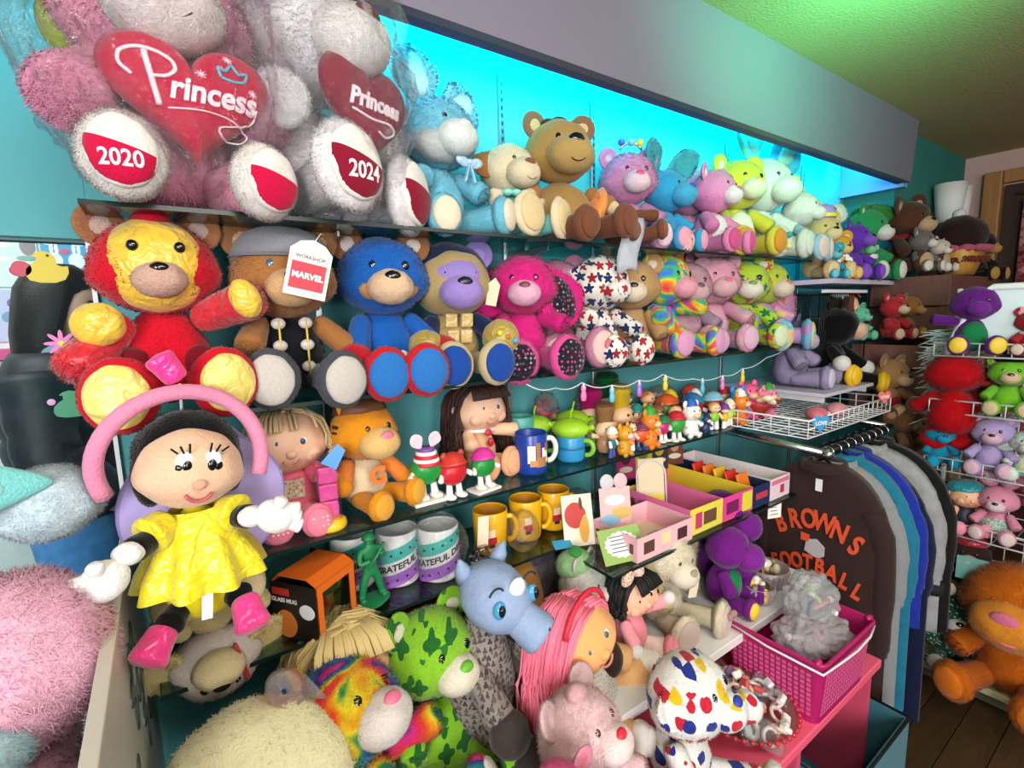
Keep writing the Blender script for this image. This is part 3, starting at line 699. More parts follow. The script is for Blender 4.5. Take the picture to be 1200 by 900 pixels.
def pad_text(t, s, which, size, mat, pm):
    "prints on the sole of one foot"
    pads = [o for l in t.children for o in l.children if o.name.startswith('foot_pad')]; pads.sort(key=lambda o: o.matrix_basis.translation.x); M = pads[which].matrix_basis.copy()
    me = text_mesh(s, size, .01, .012); C2 = pm
    for M2 in [o.matrix_basis.copy() for o in pads]: part('sole_patch', unit('halfcap', 0), C2, t, mx=M2 @ Matrix.Diagonal((.985, 1.22, .985, 1)))
    warp(me, lambda x, y, z: M @ Vector((x, -math.sqrt(max(.02, 1 - x * x - (z - .3) ** 2)) * 1.22 - .03 + y, z - .3)))
    part('lettering', me, mat, t)
pad_text(t, '2020', 0, .6, LET, CRIM)
part('tie', unit('ball', 1), fur('9fb838'), t, (-.25, .02, .60), (.07, .06, .1))
crinkle_bag('plastic_bag', 'crinkled clear plastic bag around the large pink teddy bear', (.045, .985, Z1 + .235), .165, .165, .235, clear('fdf9fb', .05, .05, .7, .02), 1, .16, spikes=((-1, -.35, .02, .16),))
t = plush('teddy_bear', 'large white teddy bear in clear bag holding a maroon heart', 'teddy bear', (.275, 1.07, Z1), .44, fur('f3eeef'), 24, 2, muz=fur('f2ece4'), pad=fur('ece6de'), nose=plain('5a2a22', .3), head=(.02, -.05, .80), hs=1.05, aL=(-.3, -.25, .42), aR=(.3, -.26, .4), lL=(-.14, -.40, .17), lR=(.22, -.36, .13), inner=fur('c8888f'),
          foot_r=.15, muzs=1.2, arm_r=.11)
ht = part('heart', HEART, MAR, t, (.07, -.30, .46), (.25, .22, .25)); HM = TRS((.07, -.30, .46), (0, 0, 0), (.25, .22, .25))
part('lettering', shear_text('Princess', .36, 0, .08, .2, .9), LET, ht, mx=HM)
heart_stroke('letter_stroke', [(-.5, -.1), (-.1, -.2), (.3, -.14), (.5, -.25), (.2, -.4), (0, -.34)], .02, LET)
pad_text(t, '2024', 0, .6, LET, MAR)
crinkle_bag('plastic_bag', 'crinkled clear plastic bag around the large white teddy bear', (.285, 1.01, Z1 + .225), .165, .155, .25, clear('fdfdff', .05, .05, .7, .02), 5, .17, spikes=((.5, -.3, .8, .15),))
t = plush('rabbit_plush', 'light blue long eared rabbit with pale blue ribbon on top shelf', 'plush rabbit', (.56, 1.08, Z1), .31, fur('7fd0e6'), 8, 2, muz=fur('e6ecea'), ear='none', nose=fur('dfe3e0'), pad=fur('ecdcc2'), aL=(-.28, -.22, .36), aR=(.24, -.25, .3), lL=(-.2, -.34, .1), lR=(.30, -.38, .14), muzs=1.15, smile=False, head=(0, -.03, .74))
part('cheek_fluff', unit('ball', 3), fur('e2e8e6'), t, (-.06, -.14, .64), (.2, .12, .12))
for mx in (TRS((-.1, 0, .9), (-6, -8, 0), (.46, .46, .44)), TRS((.12, 0, .88), (-10, 48, 0), (.46, .46, .38))):
    e = part('ear', unit('longear', 1), fur('8ed4e4'), t, mx=mx); part('inner_ear', unit('ball', 0), fur('cfe0dc'), e, mx=mx @ TRS((0, -.03, .55), (0, 0, 0), (.21, .05, .36)))
ribbon_bow(t, satin('a9cbe6'), (.1, -.26, .52), .06)
FRK = fur('ead9b4')
t = plush('dog_plush', 'freckled cream puppy with brown ears wearing turquoise crochet outfit', 'plush dog', (.755, 1.08, Z1), .25, cloth('7fd2c8'), 2, 1, head_m=FRK, muz=FRK, ear='flop', ear_m=fur('b0703a'), inner=fur('a8652f'), nose=fur('8a5a3c'), muzs=1.3, hs=1.02, aL=(-.3, -.2, .4), aR=(.28, -.25, .35), lL=(-.08, -.44, .22), lR=(.30, -.46, .2), pad=fur('e4cb98'), foot_m=fur('ecd9b4'), foot_r=.19, arm_m=FRK, earsc=.7)
for i in range(9): part('freckle', unit('ball', 0), plain('9a6038', .8), t, (-.10 + .03 * (i % 3), -.345 + .012 * (i % 3), .60 + .03 * (i // 3)), .008)
for i in range(14):
    a = 2 * math.pi * i / 14; part('collar_ruffle', unit('ball', 0), cloth('8edcd2'), t, (.2 * math.cos(a), -.03 + .18 * math.sin(a), .47), (.05, .05, .035))
BRN = fur('7a4a33')
t = plush('bear_plush', 'big brown soft toy with huge tan belly and black nose', 'plush toy', (.905, 1.05, Z1), .31, fur('a98448'), -18, 0, head_m=fur('b08c4e'), muz=fur('b8965a'), ear='round', ear_m=fur('8d6a4c'), inner=fur('d8c088'), fat=1.5, hs=1.05, muzs=1.35, head=(-.02, -.03, .76), aL=(-.36, -.22, .36), aR=(.4, -.18, .3), lL=(.0, -.50, .1), lR=(.38, -.42, .14), arm_m=fur('a9743c'), leg_m=BRN, pad=BRN, smile=True, hand=fur('dcc89a'), hand_r=.06)
for q in ((-.1, .0, .96), (.0, .02, .99), (.1, 0, .95)): part('brow_tuft', unit('ball', 2), fur('4a2e26'), t, q, (.09, .08, .07))
part('sash', unit('ball', 0), satin('f08a3a'), t, (.26, -.1, .25), (.07, .16, .24), (0, 20, 0))
P1, P2 = fur('e39ac8'), fur('f0b4d6')
t = plush('bear_plush', 'orchid pink bear with pale face sitting behind a brown paw', 'plush bear', (1.205, 1.09, Z1), .30, P1, -26, 2, muz=fur('f2d3df'), nose=plain('d8487a', .4), pad=fur('f2d3df'))
part('tiara', tube(arc(0, .92, .13, 30, 150, 8, -.1), .014), plain('c8cfe0', .2, .9), t)
for x, c in ((-.1, '3d6fc4'), (0, '8ab0e0'), (.09, 'e2d33c')): part('jewel', unit('ball', 0), plain(c, .15), t, (x, -.11, 1.05), .035)
t = plush('monkey_plush', 'dark brown long limbed soft toy arm reaching past the pink bear', 'plush toy', (1.075, 1.0, Z1), .2, BRN, -10, 1, muz=None, head=None, aL=(-.2, -.1, .5), aR=(.5, -.22, .42), lL=(-.1, -.42, .16), lR=(.42, -.38, .2), nose=None, pad=fur('8a5a40'))
BLU = fur('39a9dd')
t = plush('donkey_plush', 'blue soft toy with long drooping ears and dark blue nose', 'plush toy', (1.33, 1.05, Z1), .26, BLU, 6, 1, muz=fur('4ab6e2'), nose=plain('2b55b8', .6), ear='none', muzs=1.3, smile=False, pad=fur('f0a8c0'))
for mx in (TRS((-.12, .02, .88), (10, -35, 0), (.4, .4, .45)), TRS((.05, .02, .92), (12, 62, 0), (.42, .42, .62))):
    part('ear', unit('longear', 1), fur('4fb0c4'), t, mx=mx)
part('print_pad', unit('ball', 0), spots('f0b8c0', ('d05a50', '5a4a50', 'e8a858'), 60, 4, .3, .3), t, (-.14, -.40, .1), (.12, .06, .13))
plush('bear_plush', 'pink bear at the back, half hidden by the front pink bear', 'plush bear', (1.54, 1.12, Z1), .30, P2, -10, 2, muz=fur('f6dbe6'), nose=plain('d45a8a', .4))
t = plush('bear_plush', 'pink bear with white tummy panel in front of another pink bear', 'plush bear', (1.53, 1.02, Z1), .28, fur('ee8fc4'), 6, 1, muz=fur('f4e2ea'), belly=fur('f6eef0'), nose=plain('d45a8a', .4), pad=fur('d8598f'))
part('tummy_badge', HEART, fur('b0402e'), t, (.02, -.205, .26), (.05, .03, .05))
t = plush('bear_plush', 'yellow bear with white tummy panel on the top shelf', 'plush bear', (1.70, 1.04, Z1), .34, fur('e2d84a'), -18, 1, muz=fur('f2eecb'), belly=fur('f5f2e2'), nose=plain('d8a86a', .4), pad=fur('e09a3a'))
part('tummy_badge', unit('ball', 0), plain('e8c21c', .6), t, (.03, -.205, .22), (.06, .03, .06))
part('green_tag', box(.19, .2, -.16, -.06, .62, .78), plain('126a58', .5), t)
t = plush('rabbit_plush', 'white rabbit with big translucent blue green ears at the shelf end', 'plush rabbit', (1.88, 1.05, Z1), .37, fur('e8ebe4'), -6, 1, muz=fur('f0f0ea'), ear='none', nose=plain('cfd68a', .5), pad=fur('dfe8da'), muzs=1.15, hs=1.05)
for mx, c in ((TRS((-.1, .0, .9), (-4, -10, 0), (.5, .5, .52)), '7fcfc4'), (TRS((.14, .0, .88), (0, 52, 0), (.6, .6, .62)), '3fb4dc')):
    e = part('ear', unit('longear', 0), fur(c), t, mx=mx); part('inner_ear', unit('ball', 0), fur('a8dccc'), e, mx=mx @ TRS((0, -.03, .55), (0, 0, 0), (.16, .05, .3)))
for x, z, c in ((-.2, .16, '1f9a92'), (-.2, .06, 'd6d37a')): part('toe_dot', unit('ball', 0), plain(c, .6), t, (x, -.455, z + .02), .03)
t = plush('rabbit_plush', 'small white and sky blue rabbit leaning past the shelf edge', 'plush rabbit', (2.01, .97, Z1 + .002), .25, fur('a9cfe8'), 12, 1, head_m=fur('eeeae6'), ear='long', earsc=.5, inner=fur('e0a8b4'), muz=fur('f2eeea'), nose=plain('d8788a', .5), pad=fur('efd8cc'), foot_r=.17)
# ------------------------------------------------------------------ second shelf
RED, GOLD = fur('d2122a'), satin('e2b838')
t = plush('teddy_bear', 'red teddy bear with shiny yellow face and yellow soles', 'teddy bear', (.006, 1.045, Z2), .33, RED, 2, 1, muz=fur('cfa794'), inner=fur('cbb0a6'), ear_m=fur('a9714e'), pad=satin('e6cd6a'), aL=(-.37, -.26, .22), aR=(.40, -.32, .56), arm_m=satin('cf2030'), lL=(-.2, -.44, .12), lR=(.20, -.43, .14), hs=.98, muzs=.86, foot_r=.15, arm_r=.105)
T = TRS((0, -.03, .72), (0, 0, 0), .98)
part('face_panel', unit('ball', 0), GOLD, t, mx=T @ TRS((0, -.075, .0), (0, 0, 0), (.228, .192, .232)))
part('crown_tuft', unit('ball', 1), RED, t, mx=T @ TRS((0, -.06, .225), (0, 0, 0), (.085, .13, .04)))
for s in (-1, 1): part('thigh_patch', unit('ball', 1), fur('7d1220'), t, (s * .14, -.125, .24), (.085, .06, .085))
part('sleeve_panel', unit('ball', 0), GOLD, t, (-.25, -.22, .44), (.10, .07, .10), (0, 30, 0)); part('sleeve_panel', unit('ball', 0), GOLD, t, (.34, -.33, .55), (.07, .06, .10), (0, -20, 0))
for sx in (-1, 1): part('eye_bead', unit('ball', 0), BLACK(), t, mx=T @ TRS((sx * .092, -.247, .075), (0, 0, 0), (.024, .02, .026)))
TANB = fur('a8703c'); GRY = fur('8a8a90')
t = plush('teddy_bear', 'brown teddy bear in grey cap and dark vest with round buttons', 'teddy bear', (.205, 1.055, Z2), .315, fur('15171c'), -2, 1, head_m=TANB, muz=fur('d8ac7c'), arm_m=TANB, ear_m=fur('9a6a44'), leg_m=fur('4a4c55'), pad=fur('c9c2ba'), aL=(-.25, -.24, .3), aR=(.40, -.20, .20), lL=(-.17, -.40, .13), lR=(.2, -.44, .1), eye='2f5f80', foot_r=.15, hs=1.05)
T = TRS((0, -.03, .72), (0, 0, 0), 1.05)
part('cap', mesh_of(lathe([(.275, .0), (.272, .05), (.25, .11), (.2, .17), (.12, .215), (.02, .235)], 30, True)), GRY, t, mx=T @ TRS((0, .01, .085), (-6, 0, 0), (.98, .92, .85)))
part('cap_seam', tube([(.272 * math.cos(a), .01 + .254 * math.sin(a), .10) for a in [2 * math.pi * i / 30 for i in range(30)]], .006, 5, True), plain('6c6c74', .8), t, mx=T)
for s in (-1, 1):
    for z in (.18, .31, .44): part('button', unit('ball', 0), plain('b9b0ac', .4), t, (s * .075, -.178 + .05 * abs(z - .3), z), (.04, .022, .034))
    part('cord', tube([(s * .075, -.188, .46), (s * .075, -.196, .30), (s * .075, -.19, .12)], .007, 5), plain('c9b04a', .5), t)
mt = thing('product_tag', 'white card tag with red MARVEL panel hanging from the capped bear', 'tag', (.2185, .915, 1.530), -6, 1, None, rot=(0, 14, -10))
part('card', prism([(-.034, -.042), (.034, -.042), (.034, .036), (.02, .05), (0, .056), (-.02, .05), (-.034, .036)], -.0008, .0008), plain('f0e9dc', .6), mt)
part('red_panel', box(-.028, .028, -.0016, -.0009, -.03, .016), plain('cf1c30', .5), mt)
part('lettering', text_mesh('MARVEL', .0138, .0003, .0006), plain('f6f2ee', .5), mt, (0, -.0021, -.007))
part('lettering', text_mesh('WORKSHOP', .0085, .0002, .0002), plain('3a3a30', .5), mt, (0, -.0012, .025))
part('tag_cord', tube([(.0, 0, .05), (.01, .03, .075), (.02, .06, .08)], .0008, 4), plain('e8e8e8', .5), mt)
BL, RD = fur('1b5fb4'), fur('c81f2c')
t = plush('teddy_bear', 'royal blue teddy bear with red mittens and red rimmed feet', 'teddy bear', (.400, 1.055, Z2), .32, BL, 4, 1, muz=fur('e0bf9c'), ear_m=fur('a06a44'), inner=fur('e6d6c8'), pad=fur('2f74c0'), hand=RD, hand_r=.12, aL=(-.3, -.22, .18), aR=(.33, -.2, .2), lL=(-.18, -.40, .1), lR=(.05, -.47, .11), foot_m=RD, foot_r=.15, hs=1.06, turn=(0, 0, -14), eye='111111')
part('waist_band', unit('pear', 1), RD, t, (0, .02, .16), (.218, .194, .11)); part('band_stripe', unit('ball', 0), fur('e9e4de'), t, (.05, -.16, .155), (.05, .03, .08))
for s in (-1, 1): part('cheek', unit('ball', 1), fur('c08a5c'), t, mx=TRS((0, -.03, .72), (0, 0, -14), 1.06) @ TRS((s * .09, -.165, -.07), (0, 0, 0), (.09, .06, .08)))
NAVY, GLD = fur('16254e'), satin('b99a5c')
t = plush('teddy_bear', 'lilac faced teddy bear in gold and navy suit with blue soles', 'teddy bear', (.568, 1.055, Z2), .305, GLD, -12, 0, head_m=fur('b39a66'), muz=fur('9f86cc'), ear_m=fur('8c76b8'), leg_m=fur('b59b63'), pad=fur('1f4a9e'), nose=plain('1c1a2a', .3), arm_m=NAVY, aL=(-.26, -.2, .24), aR=(.30, -.26, .30), lL=(-.13, -.42, .12), lR=(.20, -.42, .12), foot_r=.15, hs=1.08, muzs=1.1, foot_m=fur('c7b48a'), hand=satin('a9903e'), hand_r=.14)
T = TRS((0, -.03, .72), (0, 0, 0), 1.08)
part('hood', unit('ball', 0), NAVY, t, mx=T @ TRS((0, .05, .05), (0, 0, 0), (.285, .23, .235)))
part('face_panel', unit('ball', 0), fur('9c84c8'), t, mx=T @ TRS((0, -.085, .02), (0, 0, 0), (.215, .17, .16)))
for i, (x, z) in enumerate(((-.06, .44), (.06, .44), (-.05, .32), (.05, .32))): part('chest_plate', box(-.045, .045, -.02, .02, -.05, .05, .012), satin('c9ac6c'), t, (x, -.185, z), 1, (8, 0, 0))
for i, c in enumerate(('d8cf3a', 'c06a3a', '5a9ac0')): part('glove_bead', unit('ball', 0), plain(c, .3), t, (.24 + .06 * i, -.39, .34 - .03 * i), .022)
tg = part('swing_tag', prism([(-.04, -.1), (.04, -.1), (.045, .06), (0, .11), (-.045, .06)], -.004, .004), plain('d8c5a2', .6), t, (.27, -.2, .64), 1, (0, 12, -20))
HOT = fur('e62a8a'); BLKP = spots('1a1420', ('c04a86', '5a5a6a', '2a2230', 'b0a0b0'), 90, 4, .3, .26)
t = plush('rabbit_plush', 'hot pink plush rabbit with black floral ear linings and soles', 'plush rabbit', (.765, 1.045, Z2), .30, HOT, -20, 2, muz=fur('f0b4cc'), pad=BLKP, ear='none', nose=plain('7a3a4a', .5), aL=(-.24, -.2, .22), aR=(.32, -.22, .38), lL=(-.15, -.40, .1), lR=(.24, -.44, .12), foot_r=.16, leg_m=fur('ee5aa6'), turn=(0, 0, -12))
for mx, inn in ((TRS((.2, .0, .88), (12, 155, 20), (.62, .5, .56)), BLKP), (TRS((-.18, .06, .86), (0, -158, -10), (.5, .5, .42)), HOT)):
    e = part('ear', unit('longear', 1), HOT, t, mx=mx); part('inner_ear', unit('ball', 0), inn, e, mx=mx @ TRS((0, .0, .55), (0, 0, 0), (.24, .13, .40)))
t = plush('teddy_bear', 'dusty pink teddy bear half hidden behind the hot pink rabbit', 'teddy bear', (.925, 1.105, Z2), .30, fur('cf8ba6'), -10, 2, muz=fur('d9a4b4'), nose=plain('8a5a70', .4), pad=fur('eec7c0'), lR=(.16, -.52, .16), lL=(-.2, -.4, .12), foot_r=.16)
part('cupcake_print', unit('ball', 0), plain('c7606e', .6), t, (.17, -.635, .2), (.04, .012, .05)); part('cupcake_case', unit('ball', 0), plain('a9b8d0', .6), t, (.17, -.635, .13), (.03, .012, .035))
STAR = spots('ece6dc', ('1c2a5e', 'b3202c', '1c2a5e', '9a1c28'), 30, 5, .32, .34, .4)
plush('dog_plush', 'white plush dog printed with navy and red stars', 'plush dog', (1.02, 1.03, Z2), .31, STAR, -4, 1, muz=STAR, ear='flop', earsc=.5, nose=fur('dfe0e2'), pad=STAR, aL=(-.30, -.26, .40), aR=(.26, -.28, .26), lL=(-.14, -.38, .12), lR=(.16, -.40, .12), smile=True, muzs=1.0)
TAN = fur('c39a66')
t = plush('teddy_bear', 'plain tan teddy bear with cream muzzle and confetti print soles', 'teddy bear', (1.215, 1.08, Z2), .31, TAN, -44, 1, muz=fur('ecd9c0'), nose=plain('33221c', .3), pad=spots('e6c98e', ('c8506a', '7a3a2a', 'f2e6c8'), 90, 3, .2, .3), lL=(-.24, -.36, .12), lR=(.02, -.46, .1), aL=(-.3, -.2, .3), aR=(.3, -.18, .2), foot_r=.14)
RBW = dye(('e8404a', 'f08a2a', 'f2d63a', '4ac46a', '3a8ad8', '8a4ac8', 'e85aa8'), 11, 2.6)
plush('teddy_bear', 'rainbow tie dye teddy bear with pink muzzle next to the tan teddy', 'teddy bear', (1.34, 1.065, Z2), .33, RBW, 4, 1, muz=fur('f0a6b8'), nose=fur('e8849c'), pad=fur('e3a0c8'), aR=(.24, -.36, .46), aL=(-.34, -.26, .34), lR=(.2, -.46, .12))
PAST = dye(('e9a6bd', 'eab4c2', 'd8b4d8', '9ac4e4', 'f0b8b8', 'eaa6c0'), 9, 1.8)
plush('teddy_bear', 'dusty pastel pink teddy bear with brown nose between rainbow bears', 'teddy bear', (1.465, 1.07, Z2), .31, fur('cfa2ae'), -24, 2, muz=fur('dbaeb6'), nose=plain('6a4a55', .4), leg_m=PAST, pad=fur('e8a8d0'), arm_m=fur('b59ab0'))
plush('teddy_bear', 'pastel pink and blue teddy bear with pale pink nose', 'teddy bear', (1.60, 1.06, Z2), .335, PAST, -26, 2, muz=fur('e6b6bc'), nose=fur('e87a90'), pad=fur('e8b8d4'), aR=(.3, -.28, .3))
LIME = spots('b6d83a', ('1f7a4a', 'e08a2a', 'd25a3a', 'b6d83a'), 26, 5, .3, .33, .6)
plush('teddy_bear', 'lime green teddy bear printed with green and orange flowers', 'teddy bear', (1.775, 1.045, Z2), .325, LIME, -26, 1, muz=fur('f0ead8'), nose=plain('6a9a4a', .4), pad=fur('e6ecc8'), turn=(0, 0, -16), eye='151515')
t = plush('rabbit_plush', 'tie dye plush rabbit with orange and pink drooping ears at shelf end', 'plush rabbit', (1.92, 1.05, Z2), .33, dye(('6ac4e4', 'c890dc', 'f0a0c0', 'f2dc6a', '7ad0c8'), 12, 2.2), -6, 1, muz=fur('f0dcc8'), ear='none', nose=plain('c07a6a', .5), pad=dye(('3ab4e0', 'f0d85a', 'f09ac0', '8ad8d0'), 16, 2.4), lR=(.34, -.36, .1), lL=(-.2, -.4, .12), foot_r=.16, head_m=fur('c9d44a'))
for mx in (TRS((.2, 0, .9), (6, 160, 10), (.72, .6, .86)), TRS((.16, -.05, .9), (10, 142, 24), (.5, .5, .6))):
    e = part('ear', unit('longear', 1), fur('e89ab8'), t, mx=mx); part('inner_ear', unit('ball', 0), dye(('f08a3a', 'f29a4a', 'c08ae0', 'b48ae4'), 7, 1.2), e, mx=mx @ TRS((0, -.01, .55), (0, 0, 0), (.22, .12, .40)))
pt = thing('price_slip', 'white paper slip hanging from the top shelf edge', 'paper slip', (1.035, .932, 1.555), 0)
bm = bmesh.new(); g = [[bm.verts.new((-.04 + .08 * i / 6, .006 * math.sin(i + j * .8) - .02 * (j / 8), .135 * j / 8 - .008 * math.sin(i * 1.3) * (j == 0))) for i in range(7)] for j in range(9)]
for j in range(8):
    for i in range(6): bm.faces.new((g[j][i], g[j][i + 1], g[j + 1][i + 1], g[j + 1][i]))
bmesh.ops.solidify(bm, geom=bm.faces, thickness=.0012); part('paper', mesh_of(bm), plain('e3e8ef', .7), pt)
# ------------------------------------------------------------------ third shelf: dolls, cat, mugs, figurines
SKIN = plain('e8b99a', .45, spec=.3); SKIN2 = plain('e6a878', .5, spec=.25)
def yarn(parent, c, r, n, length, mat, seed=0, th=.011, fringe=True, flare=1.15, wave=.03, front=-.2):
    "yarn hair combed from a parting over the head; one mesh of strands"
    rnd = random.Random(seed); bm = bmesh.new(); c = Vector(c); front = min(front, -.45)
    for i in range(n):
        s = rnd.choice((-1, 1)); a = rnd.uniform(front, 1.0)            # position along the parting: front to nape
        y0 = a * r[1]; P = []; jit = Vector((rnd.uniform(-1, 1), rnd.uniform(-1, 1), rnd.uniform(-.6, 1))) * r[0] * .09
        for k in range(8):
            q = k / 7
            if q < .5:
                b = q * 2 * R(100); P.append(c + Vector((s * r[0] * 1.04 * math.sin(b), y0 * (1 - .15 * q), r[2] * 1.05 * math.cos(b) * math.sqrt(max(.1, 1 - .6 * a * a)))))
            else:
                e = P[3]; w = (q - .43) / .57
                P.append(Vector((e.x * (1 + (flare - 1) * w) + rnd.uniform(-1, 1) * wave, e.y + rnd.uniform(-1, 1) * wave, c.z - r[2] * .1 - w * length * rnd.uniform(.8, 1.1))))
        tube_bm([p + jit * (.4 + .6 * math.sin(k * .9 + i)) for k, p in enumerate(P)], th * rnd.uniform(.7, 1.2), 5, bm)
    if fringe:
        for i in range(n // 5):
            x = rnd.uniform(-.8, .8) * r[0]; P = [c + Vector((x * .6, -.3 * r[1], r[2] * 1.05)), c + Vector((x * .9, -.75 * r[1], r[2] * .85)), c + Vector((x, -1.0 * r[1], r[2] * .5))]; tube_bm(P, th, 5, bm)
    o = part('hair', mesh_of(bm), mat, parent); o['kind'] = 'stuff'; return o
def doll(name, label, loc, H, yaw, top, skin_m, hair_m, hair_len, shoe, n=130, leg=None, arm=None, eye='3a4a70', hs=1.05, group=None, turn=(0, 0, 0), head=(0, -.02, .72), rot=None, poses={}, lips='c4756a', seed=1, blush=True, fringe=True, th=.011, cat='doll'):
    t = plush(name, label, cat, loc, H, top, yaw, 0, head_m=skin_m, ear='none', muz=None, nose=skin_m, arm_m=arm or skin_m, leg_m=leg or skin_m, foot_m=shoe, pad=shoe, eyes=False, hs=hs, turn=turn, head=head, group=group, rot=rot, **poses)
    T = TRS(head, turn, hs)
    for s in (-1, 1):
        e = part('eye', unit('ball', 0), plain('f2efe9', .2), t, mx=T @ TRS((s * .085, -.212, .03), (0, 0, 0), (.036, .02, .034)))
        part('iris', unit('ball', 0), plain(eye, .2), e, mx=T @ TRS((s * .083, -.228, .028), (0, 0, 0), (.02, .012, .024)))
        if blush: part('cheek', unit('ball', 0), skin_m, t, mx=T @ TRS((s * .13, -.165, -.07), (0, 0, 0), (.08, .06, .07)))
        part('ear', unit('ball', 0), skin_m, t, mx=T @ TRS((s * .275, 0, .0), (0, 0, 0), (.03, .04, .05)))
    part('mouth', tube(arc(0, .0, .06, 200, 340, 8), .009, 5), plain(lips, .5), t, mx=T @ TRS((0, -.236, -.08), (0, 0, 0), 1))
    h = Vector(head)
    if hair_m: yarn(t, h, (.275 * hs, .25 * hs, .245 * hs), n, hair_len, hair_m, seed, th, fringe)
    return t
t = doll('vinyl_doll', 'vinyl doll with wispy blond hair in pink outfit and pink booties', (.185, 1.06, Z3), .235, -4, cloth('ec6f86'), SKIN, plain('c9b184', .7), .12, cloth('ef8098'), 60, leg=cloth('f0a8b0'), arm=SKIN, hs=1.12, seed=3, poses=dict(lL=(-.16, -.38, .1), lR=(.14, -.4, .1), foot_r=.13, aR=(.33, -.2, .34)))
part('chest_print', box(-.09, .09, -.006, .006, -.08, .08, .01), spots('c9b090', ('9a8a70', 'ddd0b8', '8a7a60'), 120, 3, .2, .3), t, (0, -.185, .34), 1, (-10, 0, 0))
for s in (-1, 1):
    for i in range(12): part('bootie_dot', unit('ball', 0), plain('f8dfe2', .7), t, (s * .15 + (i % 4 - 1.5) * .035, -.475 - .004 * (i % 3), .09 + (i // 4) * .035), .009)
    part('sleeve', unit('limb', 0), cloth('e8708a'), t, mx=limb_mx((s * .15, -.01, .46), (s * .24, -.1, .4), .10))
t = thing('candy_dispenser', 'pink three tier candy dispenser in cellophane on yellow base', 'candy toy', (.236, .975, Z3), -8)
part('base', mesh_of(lathe([(.028, 0), (.032, .006), (.03, .016), (.018, .022), (.01, .024)], 24)), plain('eec32c', .4), t)
for i in range(3): part('tier', box(-.017, .017, -.014, .014, .026 + i * .034, .058 + i * .034, .004), plain('e24aa0', .35), t)
part('cellophane', box(-.022, .022, -.02, .02, .02, .150, .006), clear('fff4fa', .04, .08, .5), t)
part('blue_tag', prism([(-.016, -.02), (.016, -.024), (.018, .016), (0, .024)], -.0006, .0006), plain('5a9ae0', .5), t, (.012, -.022, .15), 1, (0, 25, 0))
ORF = fur('e8951e')
t = plush('cat_plush', 'orange plush cat in brown cap and cream shirt lettered G', 'plush cat', (.335, 1.05, Z3), .235, fur('ecd9b0'), 6, 1, head_m=ORF, muz=fur('eec27a'), ear='cat', nose=plain('d8788a', .4), arm_m=fur('f08a3a'), leg_m=ORF, pad=fur('eda93a'), aL=(-.28, -.16, .28), aR=(.34, -.14, .22), lL=(-.05, -.40, .1), lR=(.30, -.36, .14), muzs=1.25, hs=1.1, hand=ORF, hand_r=.09, turn=(0, 0, 8))
part('cap', unit('ball', 0), plain('6a3e24', .6, bumps=.3, bs=40), t, (0, .02, .90), (.24, .24, .13), (-10, 0, 0)); part('cap_strap', tube([(-.24, -.02, .86), (-.27, -.06, .72), (-.22, -.1, .58)], .012, 6), plain('5a3420', .6), t)
for i in range(4): part('stripe', unit('ball', 0), plain('3a2412', .9), t, (-.285, -.1 + i * .02, .80 - .05 * i), (.02, .05, .015))
me = text_mesh('G', .22, .004, .01); part('lettering', warp(me, lambda x, y, z: (x, -.155 - .06 * math.cos(x * 4) + y, z)), plain('e8742a', .7), t, (.02, -.02, .31), 1, (-4, 0, 0))
part('backpack', unit('ball', 0), plain('2f5a34', .7), t, (.22, .16, .5), (.1, .1, .2))
